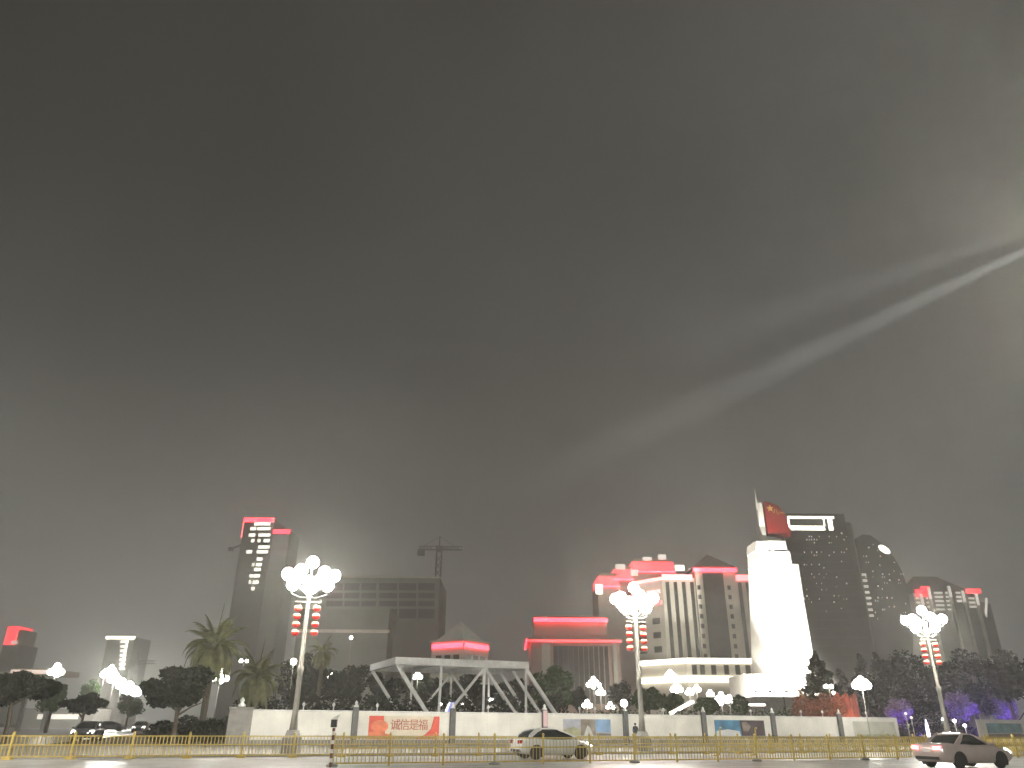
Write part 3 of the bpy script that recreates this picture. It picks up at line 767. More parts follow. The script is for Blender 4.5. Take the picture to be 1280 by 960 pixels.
M_hill = mat('print_hill', (0.38, 0.38, 0.22), .5, .35, 1.2)
M_rock = mat('print_rock', (0.25, 0.21, 0.17), .5, .4, 1.5)
M_cloud = mat('print_cloud', (0.62, 0.62, 0.60), .5, .15, 1.2)
def p_land(p, a, w, z0, z1):
    h = z1 - z0
    pnt(p, a, [(0, z0), (w, z0), (w, z1), (0, z1)], .022, 'sky_print', mat('print_haze', (0.42, 0.43, 0.50), .5, .2, 1.2))
    pnt(p, a, [(.62 * w, z0 + .25 * h), (w, z0 + .2 * h), (w, z1 - .001), (.62 * w, z1 - .001)], .036, 'blue_sky', M_sky)
    pnt(p, a, [(0, z0 + .001), (.45 * w, z0 + .001), (.42 * w, z0 + .3 * h), (.2 * w, z0 + .55 * h), (0, z0 + .35 * h)], .036, 'hill', M_hill)
    pnt(p, a, [(.36 * w, z0 + .0015), (.68 * w, z0 + .0015), (.66 * w, z1 - .002), (.36 * w, z1 - .002)], .05, 'cliff', M_rock)
    pnt(p, a, [(.42 * w, z0 + .002), (.62 * w, z0 + .002), (.55 * w, z0 + .5 * h), (.5 * w, z0 + .62 * h), (.47 * w, z0 + .4 * h)], .064, 'peak', M_cloud)
    pnt(p, a, [(.68 * w, z0 + .0015), (w, z0 + .0015), (w, z0 + .12 * h), (.7 * w, z0 + .16 * h)], .05, 'dark_shore', M_rock)
poster(704, 763, .75, 2.15, 'landscape poster of hills, pale peak and blue sky behind the white car', p_land)
M_dusk = mat('print_dusk', (0.06, 0.04, 0.05), .35, .5, 1.2)
M_blue = mat('print_blue', (0.06, 0.20, 0.33), .3, .6, 1.0)
def p_night(p, a, w, z0, z1):
    h = z1 - z0
    pnt(p, a, [(0, z0), (w, z0), (w, z1), (0, z1)], .022, 'night_print', M_dusk)
    pnt(p, a, [(0.001, z0 + .001), (.52 * w, z0 + .001), (.5 * w, z1 - .001), (0.001, z1 - .001)], .036, 'blue_water', M_blue)
    pnt(p, a, [(.02 * w, z0 + .002), (.5 * w, z0 + .002), (.48 * w, z0 + .3 * h), (.25 * w, z0 + .42 * h), (.02 * w, z0 + .3 * h)], .05, 'pale_shore', M_cloud)
    pnt(p, a, [(.56 * w, z0 + .3 * h), (.66 * w, z0 + .28 * h), (.72 * w, z0 + .6 * h), (.64 * w, z1 - .1 * h), (.54 * w, z1 - .12 * h)], .036, 'pale_figure', M_rock)
poster(893, 955, .75, 2.2, 'dark blue night scene poster with a gloomy right half', p_night)
M_faint = mat('print_faint', (0.52, 0.52, 0.44), .5, .15, .8)
poster(1066, 1118, .5, 2.2, 'faded grey green poster at the right end of the long hoarding', lambda p, a, w, z0, z1: (
    pnt(p, a, [(0, z0), (w, z0), (w, z1), (0, z1)], .022, 'backing', M_faint),
    pnt(p, a, [(.1 * w, z0 + .1), (.9 * w, z0 + .1), (.8 * w, z0 + .5), (.2 * w, z0 + .4)], .036, 'faded_hill', M_hill)))
def p_teal(p, a, w, z0, z1):
    h = z1 - z0
    pnt(p, a, [(0, z0), (w, z0), (w, z1), (0, z1)], .022, 'backing', M_cloud)
    pnt(p, a, [(.001, z0 + .3 * h), (.55 * w, z0 + .35 * h), (.55 * w, z1 - .001), (.001, z1 - .001)], .036, 'teal_sky', mat('print_teal', (.22, .36, .42), .5, .4, .8))
    pnt(p, a, [(.001, z0 + .001), (.7 * w, z0 + .001), (.5 * w, z0 + .3 * h), (.001, z0 + .26 * h)], .036, 'dark_shore', M_rock)
    pnt(p, a, [(.62 * w, z0 + .5 * h), (w - .001, z0 + .4 * h), (w - .001, z1 - .001), (.6 * w, z1 - .001)], .036, 'violet_corner', mat('print_violet', (.10, .07, .22), .5, .3, 1))
poster(1232, 1310, .6, 2.15, 'teal lakeside poster on the separate hoarding at the right edge', p_teal)

# ------------------------------------------------------------------ railings
def railing(label, p0, p1, h, bay, post_every=1, big=(), dome=False, rows=2):
    t = thing('railing', label, 'railing', p0, 0, 'yellow railings along the carriageway')
    d = p1 - p0; Lr = d.length; d.normalize(); n = max(1, round(Lr / bay)); w = Lr / n
    mb = MB()
    for z in (h - .03, h - .42, .14):
        mb.beam(p0 + Vector((0, 0, z)), p1 + Vector((0, 0, z)), .05, .055)
    part(mb, 'rail', M_yel, t)
    for k in range(n + 1):
        q = p0 + d * (w * k)
        mb = MB(); mb.beam(q, q + Vector((0, 0, h + .08)), .09); mb.lathe((q.x, q.y, h + .082), [(.05, 0), (.065, .04), (.02, .1)], 8); part(mb, 'post', M_yel, t)
        if dome and k % 3: continue_ = True
        else: continue_ = False
        mb = MB(); mb.lathe((q.x, q.y, .021), [(.26, 0), (.25, .06), (.14, .13), (.05, .15)], 12) if dome else mb.box(q.x - .2, q.x + .2, q.y - .16, q.y + .16, .021, .12)
        if not continue_: part(mb, 'foot', M_yel if not dome else M_conc, t)
        if k < n:
            mb = MB(); m_ = int(w / .17)
            for j in range(1, m_):
                s = q + d * (w * j / m_)
                mb.beam(s + Vector((0, 0, .17)), s + Vector((0, 0, h - .45)), .072, .025)
                if rows == 2 and j % 1 == 0: mb.beam(s + Vector((0, 0, h - .39)), s + Vector((0, 0, h - .06)), .072, .025)
            part(mb, 'picket_panel', M_yel, t)
    return t
railing('yellow picket railing nearest the camera, starting at the striped post', line(420, 38), line(1420, 38), 1.14, 2.4, dome=True)
railing('yellow picket railing on the far kerb in front of the hoarding', line(-60, 48.2), line(1420, 48.2), 1.06, 2.6)
# the striped end post
q = line(418, 37.6); t = thing('delineator_post', 'slim dark post with black sign box and white cap at the railing end', 'post', q)
mb = MB(); mb.tube([(q.x, q.y, .02), (q.x, q.y, 1.5)], .06, 10); part(mb, 'pole', mat('post_brown', (.16, .06, .04), .5, .3, 4), t)
mb = MB()
for k in range(4): mb.lathe((q.x, q.y, .2 + .34 * k), [(.066, 0), (.066, .15)], 12)
part(mb, 'stripe', M_paint, t)
mb = MB(); mb.box(q.x - .13, q.x + .1, q.y - .1, q.y + .1, 1.52, 1.82); part(mb, 'sign_box', M_dark, t)
mb = MB(); mb.prism([(q.x - .12, q.y - .12, 1.825), (q.x + .14, q.y - .12, 1.825), (q.x + .2, q.y - .12, 2.02), (q.x + .02, q.y - .12, 1.95)], (0, .22, 0)); o = part(mb, 'cap', M_paint, t); fix_normals(o)
# bent yellow posts
for px, lab in ((899, 'bent yellow post in front of the dark blue poster, left of the pair'), (943, 'bent yellow post by the right edge of the dark blue poster')):
    q = line(px, 45.0)
    mb = MB(); mb.tube([(q.x - .55, q.y, .02), (q.x - .2, q.y, .1), (q.x - .02, q.y, .4), (q.x, q.y, 1.45), (q.x, q.y - .1, 1.55), (q.x, q.y - .3, 1.56)], .05, 8)
    tag(mb.build('bent_post', M_yel, loc=q, smooth=True), lab, 'post', 'bent posts between the railings')

# ------------------------------------------------------------------ lamps
def make_street_lamp(H, label, group):
    """cluster street lamp at the origin: pole, ring arms, globes, two strings of lanterns"""
    t = thing('street_lamp', label, 'street lamp', (0, 0, 0), 0, group)
    mb = MB(); mb.lathe((0, 0, 0), [(.55, 0), (.55, .9), (.42, 1.05), (.34, 1.3)], 8); mb.build('pedestal', M_conc, t)
    mb = MB(); mb.lathe((0, 0, 1.302), [(.24, 0), (.17, .8), (.15, 3.0), (.19, 3.1), (.19, 3.3), (.13, 3.4), (.11, H - 2.6), (.2, H - 2.5), (.2, H - 2.3)], 12); mb.build('pole', M_pole, t, True)
    mb = MB(); gl = []
    top = (0, 0, H)
    gl.append((0, 0, H - .02))
    for k in range(6):
        a = 2 * math.pi * (k + .3) / 6; gl.append((1.36 * math.cos(a), 1.36 * math.sin(a), H - .74 - .05 * (k % 2)))
    for k in range(4):
        a = 2 * math.pi * (k + .1) / 4; gl.append((1.02 * math.cos(a), 1.02 * math.sin(a), H - 1.36))
    for (x, y, z) in gl[1:]:
        mb.tube([(0, 0, H - 2.1), (x * .5, y * .5, z - .75), (x, y, z - .55), (x, y, z - .28)], .035, 6)
    mb.tube([(0, 0, H - 1.2), (0, 0, H - .3)], .06, 8)
    mb.build('arms', M_dark, t)
    for (x, y, z) in gl:
        m2 = MB(); m2.ball((x, y, z), .36, 20, 12); m2.build('globe', M_lampw, t, True)
    m3 = MB()
    for z in (H - 2.35, H - 4.3): m3.beam((-.75, 0, z), (.75, 0, z), .05)
    m3.build('lantern_bracket', M_pole, t)
    for sx in (-.56, .56):
        for k in range(4):
            z = H - 2.75 - .46 * k
            m2 = MB(); m2.ball((sx, 0, z), .23, 12, 8, .68); ln = m2.build('lantern', M_lantern, t, True)
            m2 = MB(); m2.lathe((sx, 0, z + .12), [(.225, -.075), (.205, .0), (.14, .045), (.04, .055)], 12); m2.build('cap', M_lantern_top, ln, True)  # wide pale dome paints the lantern top as lit by the globes
    return t
LAMP_A = 50.6
p = line(364, LAMP_A, py=935); Hl = at(391, 717, p.y).z
lamp = make_street_lamp(10.6, 'cream lamp post with glowing globe cluster and red lanterns, left of the hoarding slogan', 'cluster street lamps on the far kerb')
lamp.location = p
q = line(804, LAMP_A, py=935); q2 = line(1187, LAMP_A, py=925)
print('LAMP heights', Hl, at(792, 747, q.y).z, at(1160, 776, q2.y).z, p, q, q2)
lamp2 = dup(lamp, q, .35, 'cream lamp post with glowing globe cluster and red lanterns, before the striped hotel')
lamp3 = dup(lamp, q2, .15, 'cream lamp post with glowing globe cluster and red lanterns, above the moving car')
lampR = dup(lamp, (11.6, 10.9, .14), .2, 'cream lamp post with globe cluster and lanterns, outside the right frame edge')
lampL = dup(lamp, (-27.0, 30.0, .14), .6, 'cream lamp post with globe cluster and lanterns, added outside the left frame edge')  # unseen copy added to light the left road and railing fronts

def garden_lamp(p, h, balls, r, label, m=M_lampb, pole=M_pole):
    t = thing('garden_lamp', label, 'lamp', p, 0, 'lit lamps of the square')
    mb = MB(); mb.lathe((0, 0, 0), [(.12, 0), (.09, .4), (.05, .5), (.045, h - r * 1.0)], 8); mb.build('pole', pole, t, True)
    if len(balls) > 1:
        mb = MB()
        for (x, y, z) in balls: mb.tube([(0, 0, h - r * 1.2), (x, y, h + z - r * .8)], .03, 6)
        mb.build('arms', pole, t)
    for (x, y, z) in balls:
        mb = MB(); mb.ball((x, y, h + z), r * .82, 14, 10); mb.build('globe', m, t, True)
    return t
TRI = [(-.42, 0, 0), (.42, 0, 0), (0, 0, .5)]
FIVE = [(-.8, 0, 0), (.8, 0, 0), (-.4, .3, .35), (.4, -.3, .35), (0, 0, .85), (0, .4, -.25)]
ONE = [(0, 0, 0)]
def gl_at(px, py, Y, balls, r, label, **k):
    p = at(px, py, Y); h = max(p.z, 1.0)
    garden_lamp(Vector((p.x, Y, 0)), h, balls, r, label, **k)
gl_at(780, 879, 70, ONE, .36, 'single white globe lamp on dark post right of the landscape poster', pole=M_dark)
gl_at(1077, 857, 86, [(-.72, 0, 0), (.72, 0, 0), (-.35, .3, .3), (.35, -.3, .3), (0, 0, .62), (0, -.4, -.1), (0, .4, -.1)], .4, 'bright crown of globes on thin pole before the conifers')
gl_at(742, 856, 120, FIVE, .36, 'upper of the globe lamps over the bushes left of the single globe lamp')
gl_at(751, 866, 125, TRI, .4, 'lower of the two close globe lamps before the brown building')
gl_at(734, 882, 110, TRI, .34, 'low globe lamp just above the landscape poster')
gl_at(763, 884, 118, TRI, .28, 'dim low globe lamp touching the single globe lamp post')
gl_at(838, 845, 165, FIVE, .5, 'globe lamp against the lit podium ledge right of the middle street lamp')
gl_at(846, 862, 150, FIVE, .5, 'globe lamp in front of the podium, second from the middle street lamp')
gl_at(871, 862, 150, TRI, .45, 'globe lamp below the podium arch left side')
gl_at(862, 866, 140, TRI, .4, 'small globe lamp behind the hedge between two larger lamps')
gl_at(888, 868, 150, TRI, .4, 'globe lamp under the entrance arch of the podium')
gl_at(902, 876, 120, FIVE, .42, 'globe lamp over the hedge left of the monument base')
gl_at(912, 876, 122, TRI, .42, 'globe lamp closest to the left side of the monument base')
gl_at(414, 846, 130, TRI, .3, 'small globe lamp in the dark trees right of the left street lamp')
gl_at(439, 797, 235, ONE, .55, 'tall single lamp before the grey office block')
gl_at(275, 848, 100, FIVE, .42, 'globe cluster lamp under the tall palm')
gl_at(305, 826, 120, [(-.45, 0, 0), (.45, 0, 0)], .3, 'pair of small globes above the second palm')
gl_at(367, 827, 110, ONE, .5, 'single bright globe lamp left of the left street lamp pole')
gl_at(70, 840, 120, FIVE, .55, 'globe cluster lamp beside the flat canopy at far left')
gl_at(522, 846, 125, TRI, .4, 'globe lamp seen through the left bays of the truss')
gl_at(614, 875, 112, ONE, .3, 'small globe seen low through the right bays of the truss')
gl_at(551, 880, 112, ONE, .22, 'tiny globe low in the truss left of its centre')
gl_at(578, 879, 112, ONE, .24, 'tiny globe low in the truss right of its centre')
gl_at(1036, 858, 105, [(-.35, 0, 0), (.35, 0, 0)], .3, 'pair of globes in front of the pine beside the monument')
gl_at(1042, 866, 100, ONE, .2, 'small warm globe before the pine')
# the brightly lit corner far left
for k, (px, py, Y_, r_) in enumerate(((131, 843, 200, .8), (143, 849, 190, .9), (152, 856, 180, 1.0), (161, 862, 170, .9), (170, 866, 165, .7), (139, 838, 210, .6))):
    gl_at(px, py, Y_, FIVE if k % 2 else TRI, r_, ('glaring lamp head at top left of the bright street corner', 'second glaring cluster lamp of the bright street corner', 'largest glaring lamp in the middle of the bright corner',
          'glaring cluster lamp right of the largest one', 'glaring lamp at right end of the bright corner by the dark tree', 'uppermost small glaring cluster of the bright corner')[k], m=M_lampflood)
# lit strips on the terrace left of the monument
for (x0, y0, x1, y1, Y_, lab) in ((838, 892, 866, 877, 105, 'slanting white light bar rising to the right above the hoarding'), (922, 881, 956, 881, 130, 'flat white light bar on the lawn before the monument')):
    a, c = at(x0, y0, Y_), at(x1, y1, Y_ + (6 if y0 != y1 else 0))
    t = thing('light_bar', lab, 'light', (a.x, a.y, 0))
    mb = MB(); mb.beam(a, c, .35, .35); part(mb, 'tube', M_warm, t)
    mb = MB()
    for s in (.1, .5, .9):
        q = a.lerp(c, s); mb.beam((q.x, q.y, 0), (q.x, q.y, q.z - .18), .08)
    part(mb, 'stand', M_dark, t)
q = at(980, 873, 140); t = thing('flagpole', 'bare dark flagpole standing in front of the white monument', 'flagpole', (q.x, 140, 0))
mb = MB(); top = at(978, 826, 140).z; mb.tube([(q.x, 140, .6), (q.x, 140, top)], [.16, .06], 8); part(mb, 'pole', M_dark, t)
mb = MB(); mb.lathe((q.x, 140, 0), [(.9, 0), (.9, .3), (.5, .35), (.45, .6)], 10); part(mb, 'foot', M_conc, t)
# blue sign
q = at(562, 884, 88); t = thing('blue_sign', 'small blue and white sign at the foot of the truss centre', 'sign', (q.x, 88, 0))
mb = MB(); mb.tube([(q.x, 88, 0), (q.x, 88, q.z - .5)], .05, 8); part(mb, 'post', M_pole, t)
mb = MB(); mb.prism([(q.x - .55, 88, q.z - .5), (q.x + .35, 88, q.z - .5), (q.x + .6, 88, q.z + .5), (q.x - .05, 88, q.z + .5)], (0, .08, 0)); o = part(mb, 'board', glow('sign_blue', (.08, .12, .9), .7, False), t); fix_normals(o)
mb = MB(); mb.prism([(q.x - .5, 87.97, q.z - .4), (q.x - .3, 87.97, q.z - .4), (q.x + .05, 87.97, q.z + .45), (q.x - .1, 87.97, q.z + .45)], (0, .02, 0)); o = part(mb, 'white_stripe', M_window, t); fix_normals(o)

# ------------------------------------------------------------------ vegetation
def leaf_cloud(mb, c, rx, ry, rz_, n, size, g):
    for _ in range(n):
        while True:
            x, y, z = g.uniform(-1, 1), g.uniform(-1, 1), g.uniform(-1, 1)
            d = x * x + y * y + z * z
            if d < 1: break
        s = 0.55 + .45 * d ** .5
        p = Vector((c[0] + x * rx, c[1] + y * ry, c[2] + z * rz_))
        a = Vector((g.gauss(0, 1), g.gauss(0, 1), g.gauss(0, .7))).normalized()
        b_ = a.cross(Vector((g.gauss(0, 1), g.gauss(0, 1), g.gauss(0, 1)))).normalized()
        L_ = size * g.uniform(.6, 1.4); W_ = L_ * g.uniform(.35, .6)
        mb.add([p - a * L_ * .5, p + b_ * W_ * .5, p + a * L_ * .5, p - b_ * W_ * .5], [(0, 1, 2, 3)])
def tree(px, ytop, ybot, half, Y, label, m=None, kind='round', seed=0, n=2600, leaf=.46, group='trees of the square', name='tree', yb=None):
    m = m or M_leafd
    n = int(n * 1.7)
    g = random.Random(seed + int(px * 13))
    top = at(px, ytop, Y); bot = at(px, ybot, Y); rx = half * Y / 1020.0
    z0, z1 = max(bot.z, .6), top.z
    t = thing(name, label, 'tree', (bot.x, Y, 0), 0, group)
    mb = MB(); H = z1
    zc = (z0 + z1) / 2; rz_ = (z1 - z0) / 2
    mb.tube([(0, 0, 0), (g.uniform(-.15, .15), 0, z0 * .6), (g.uniform(-.2, .2), g.uniform(-.2, .2), zc), (g.uniform(-.2, .2), 0, z1 - rz_ * .3)], [.05 * H * .55 + .06, .04 * H * .5 + .05, .02 * H + .03, .03], 8)
    for k in range(6):
        a = g.uniform(0, 6.28); zz = z0 + g.uniform(-.1, .9) * rz_
        mb.tube([(0, 0, zz * .9), (math.cos(a) * rx * .4, math.sin(a) * rx * .4, zz + rz_ * .25), (math.cos(a) * rx * .8, math.sin(a) * rx * .8, zz + rz_ * .5)], [.1, .06, .02], 6)
    mb.build('trunk', M_bark, t)
    mb = MB()
    if kind == 'round':
        nc = 22
        for k in range(nc):
            th = g.uniform(0, 6.28); u = g.uniform(-1, 1); rr = g.uniform(.35, .82)
            s = math.sqrt(1 - u * u)
            cx, cy_, cz = rx * rr * s * math.cos(th), rx * rr * s * math.sin(th), zc + rz_ * rr * u
            q = g.uniform(.24, .42)
            leaf_cloud(mb, (cx, cy_, cz), rx * q, rx * q, min(rz_, rx) * q, n // nc, leaf, g)
    elif kind == 'cone':
        for k in range(26):
            f = ((k + g.random()) / 26) ** .9; zz = z0 + (z1 - z0) * f; r_ = rx * (1 - f) * 1.1 + .25
            a = g.uniform(0, 6.28); rr = r_ * g.uniform(.3, .85)
            leaf_cloud(mb, (rr * math.cos(a), rr * math.sin(a), zz), r_ * .45 + .12, r_ * .45 + .12, (z1 - z0) * .07, n // 26, leaf, g)
    mb.build('crown', m, t)
    return t
def palm(px, yc, Y, frond, label, nf=70, seed=1, spear=True, droop=1.15, base_y=None):
    g = random.Random(seed)
    c = at(px, yc, Y); H = c.z
    t = thing('palm_tree', label, 'tree', (c.x, Y, 0), 0, 'palms left of the hoarding')
    mb = MB(); n = 14
    mb.tube([(0, 0, H * k / n) for k in range(n + 1)], [(.30 + .03 * (k % 2)) * (1.25 if k == 0 else 1) for k in range(n + 1)], 10); mb.build('trunk', M_bark, t)
    mb = MB()
    for k in range(nf):
        az = 2 * math.pi * k * .618 + g.uniform(-.2, .2); el = R(80) - (k / nf) ** .75 * R(128) + g.uniform(-.1, .1)
        L_ = frond * g.uniform(.85, 1.1); hd = Vector((math.cos(az), math.sin(az), 0)); sd = Vector((-math.sin(az), math.cos(az), 0))
        p = Vector((0, 0, H)); e_ = el; pts = [p.copy()]
        for j in range(9):
            p = p + (hd * math.cos(e_) + Vector((0, 0, 1)) * math.sin(e_)) * (L_ / 9); e_ = max(-R(80), e_ - (.15 + .03 * j) * droop * max(.25, math.cos(el))); pts.append(p.copy())
        mb.tube(pts, [.045] + [.03] * 8 + [.01], 4)
        for j in range(1, 10):
            for sub in (0, .33, .66):
                if j == 9 and sub: continue
                q = pts[j].lerp(pts[min(j + 1, 9)], sub); d = (pts[min(j + 1, 9)] - pts[j - 1]).normalized()
                ll = frond * .26 * math.sin(math.pi * min(.97, (j + sub) / 10 + .12)) + .1
                for s in (-1, 1):
                    tip = q + (sd * s * .75 + d * .6 + Vector((0, 0, -.42))).normalized() * ll * g.uniform(.8, 1.15)
                    w_ = d * .085
                    mb.add([q - w_, q + w_, tip], [(0, 1, 2)])
    if spear:
        mb.tube([(0, 0, H), (.12, 0, H + frond * .55), (.3, 0, H + frond * 1.15)], [.12, .09, .01], 6)
    mb.build('crown', M_palm, t)
palm(268, 810, 76, 3.7, 'tall palm with shaggy crown and upright spear leaf, left of the hoarding', seed=4)
palm(322, 846, 86, 3.7, 'second lower palm with drooping fronds just left of the hoarding', nf=50, seed=9, spear=True, droop=1.2)
palm(404, 815, 110, 2.6, 'distant palm behind the pole of the left street lamp', nf=30, seed=12, spear=False)

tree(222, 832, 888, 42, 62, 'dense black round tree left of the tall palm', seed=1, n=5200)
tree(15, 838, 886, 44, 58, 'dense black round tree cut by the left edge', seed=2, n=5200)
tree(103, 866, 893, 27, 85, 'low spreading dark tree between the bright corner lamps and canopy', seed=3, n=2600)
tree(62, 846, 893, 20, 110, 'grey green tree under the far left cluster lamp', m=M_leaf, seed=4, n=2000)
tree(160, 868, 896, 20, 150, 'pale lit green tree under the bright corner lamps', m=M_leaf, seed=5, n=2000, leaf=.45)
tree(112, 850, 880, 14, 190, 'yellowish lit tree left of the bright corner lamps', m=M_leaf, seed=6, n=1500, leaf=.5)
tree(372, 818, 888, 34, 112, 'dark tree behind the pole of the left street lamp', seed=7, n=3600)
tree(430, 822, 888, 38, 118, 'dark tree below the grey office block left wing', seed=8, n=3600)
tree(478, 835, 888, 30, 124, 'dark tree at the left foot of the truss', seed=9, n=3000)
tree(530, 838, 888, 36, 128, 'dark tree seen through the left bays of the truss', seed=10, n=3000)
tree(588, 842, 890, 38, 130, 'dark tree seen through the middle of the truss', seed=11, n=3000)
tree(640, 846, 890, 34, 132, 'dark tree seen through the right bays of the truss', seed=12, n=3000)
tree(694, 832, 890, 30, 112, 'leafy green tree at the right end of the truss', m=M_leaf, seed=13, n=4200)
tree(724, 858, 890, 14, 116, 'slim dark shrub tree beside the leafy green one', seed=14, n=1600)
tree(776, 848, 890, 18, 150, 'hazy tree before the right corner of the brown building', seed=15, n=1600)
tree(812, 858, 892, 22, 118, 'dark bushy tree left of the podium lamps', m=M_leaf, seed=16, n=2200)
tree(842, 866, 892, 16, 122, 'dark bushy tree below the podium lamps', m=M_leaf, seed=17, n=1600)
tree(884, 872, 893, 20, 112, 'clipped bushy tree under the entrance arch lamps', m=M_leaf, seed=18, n=2000)
tree(926, 868, 892, 12, 118, 'small bush tree at left corner of the monument base', m=M_leaf, seed=19, n=1200)
tree(1031, 818, 890, 32, 108, 'dark pine standing against the right side of the monument', kind='cone', seed=20, n=3200, name='pine_tree')
tree(1058, 838, 890, 14, 112, 'slender pine half hidden behind the larger pine', kind='cone', seed=21, n=1600, name='pine_tree')
tree(1086, 820, 894, 26, 116, 'dark conifer right of the bright crown of globes', kind='cone', seed=22, n=2600, name='pine_tree')
tree(1108, 818, 894, 26, 120, 'dark conifer second right of the bright crown of globes', kind='cone', seed=23, n=2600, name='pine_tree')
tree(1140, 812, 898, 40, 118, 'broad hazy tree left of the right street lamp', seed=24, n=3800)
tree(1184, 822, 900, 34, 112, 'dark tree directly behind the right street lamp pole', seed=25, n=3200)
tree(1222, 796, 900, 34, 108, 'tall dark tree right of the right street lamp', seed=26, n=4200)
tree(1268, 800, 900, 34, 102, 'tall dark tree cut by the right edge', seed=27, n=4200)
tree(1325, 790, 900, 40, 102, 'dark tree just outside the right edge', seed=28, n=3000)
# dark hedges
def hedge(px0, px1, ytop, a_, label, m, seed, depth=2.0, cat='hedge', n=2600, leaf=.28):
    g = random.Random(seed); p0, p1 = line(px0, a_), line(px1, a_); h = at((px0 + px1) / 2, ytop, (p0.y + p1.y) / 2).z
    t = thing('hedge', label, cat, p0, 0, 'hedges and shrubs behind the hoarding')
    mb = MB(); N = max(3, int((p1 - p0).length / 1.6))
    for k in range(N + 1):
        q = (p1 - p0) * (k / N); hh = h * g.uniform(.78, 1.05)
        leaf_cloud(mb, (q.x, q.y, hh * .5), 1.25, depth * .5, hh * .52, n // N, leaf, g)
    mb.build('foliage', m, t)
    mb = MB()
    for k in range(N + 1):
        q = (p1 - p0) * (k / N); mb.tube([(q.x, q.y, 0), (q.x, q.y, h * .6)], [.06, .02], 5)
    mb.build('stem', M_bark, t)['kind'] = 'stuff'
    return t
hedge(300, 700, 864, 106, 'long dark hedge below the truss and trees', M_leafd, 36, n=13000, leaf=.45, depth=2.6)
hedge(205, 292, 893, 78, 'low dark hedge under the tall palm', M_leafd, 31, n=4200)
hedge(700, 860, 884, 92, 'green hedge behind the landscape poster', M_leaf, 32, n=4600)
hedge(862, 1010, 878, 92, 'green hedge behind the dark blue poster', M_leaf, 33, n=4600)
hedge(1050, 1200, 888, 96, 'dark hedge right of the bright crown of globes', M_leafd, 34, n=4600)
hedge(1105, 1225, 905, 80, 'low dark shrubs in the gap between the two hoardings', M_leafd, 35, n=4200)
# red lit shrubs and screen
M_leafr = mat('leaf_red_lit', (0.26, 0.075, 0.03), 0.6, 0.5, 1.5)  # red light on the shrubs is painted into the leaf colour
hb = hedge(1006, 1048, 862, 76, 'shrubs lit orange red from below in front of the pine', M_leafr, 37, n=5200, leaf=.24)
t = thing('red_screen', 'dull red ribbed screen just left of the bright crown of globes', 'screen', at(1060, 905, 99))
t.location.z = 0
a = at(1047, 905, 99); a.z = 0; c = at(1076, 905, 101); c.z = 0; zt = at(1060, 865, 99).z
M_rs = mat('screen_red', (.34, .085, .045), .7, .4, 1.2)
mb = MB(); N = 8
for k in range(N):
    q = a.lerp(c, (k + .5) / N); r_ = (c - a).length / N * .5
    mb.lathe((q.x, q.y, 0), [(r_, 0), (r_ * .9, zt * (.93 + .05 * math.sin(k * 2.1))), (r_ * .4, zt * (.95 + .05 * math.sin(k * 2.1)))], 10)
part(mb, 'ribs', M_rs, t, True)
for f_, own in ((-.9, hb), (-.25, hb), (.5, t)):
    q = a.lerp(c, f_); q.y -= 3.4 if own is t else 4.6
    point('uplight', (q.x, q.y, .6), 700, .15, (1, .5, .3), parent=own)
    mb = MB(); mb.box(q.x - .15, q.x + .15, q.y - .15, q.y + .15, 0, .35); part(mb, 'uplight_housing', M_dark, own)
# purple lit shrubs
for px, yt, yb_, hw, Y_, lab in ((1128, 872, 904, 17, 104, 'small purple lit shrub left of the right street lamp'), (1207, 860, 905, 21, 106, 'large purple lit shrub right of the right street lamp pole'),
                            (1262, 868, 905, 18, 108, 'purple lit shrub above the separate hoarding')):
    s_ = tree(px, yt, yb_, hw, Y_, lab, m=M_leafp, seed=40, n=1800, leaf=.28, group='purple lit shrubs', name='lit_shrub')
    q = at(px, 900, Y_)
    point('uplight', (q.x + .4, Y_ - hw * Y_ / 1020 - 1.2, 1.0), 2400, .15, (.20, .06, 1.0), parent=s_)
    mb = MB(); mb.box(.25, .55, -hw * Y_ / 1020 - 1.35, -hw * Y_ / 1020 - 1.05, 0, .8); mb.build('uplight_housing', M_dark, s_)
for px, py, Y_, lab in ((1132, 892, 84, 'dim yellow globe in the shrubs between the hoardings'), (1139, 897, 84, 'second dim yellow globe in the shrubs between the hoardings'),
                        (1179, 899, 84, 'small white lamp left of the right street lamp foot'), (1193, 901, 84, 'white lamp right of the right street lamp foot'), (1206, 907, 84, 'low white lamp by the separate hoarding')):
    gl_at(px, py, Y_, ONE, .17, lab, m=M_windowdim if px < 1150 else M_lampb)
q = at(1158, 905, 82); t = thing('light_column', 'slim pale violet light column in the shrubs between the hoardings', 'lamp', (q.x, 82, 0))
mb = MB(); mb.lathe((q.x, 82, 0), [(.16, 0), (.14, .5)], 8); part(mb, 'foot', M_dark, t)
mb = MB(); mb.lathe((q.x, 82, .502), [(.1, 0), (.17, .4), (.15, 1.3), (.04, 1.9)], 10); part(mb, 'shade', glow('violet_white', (.85, .8, 1), 3, False), t, True)

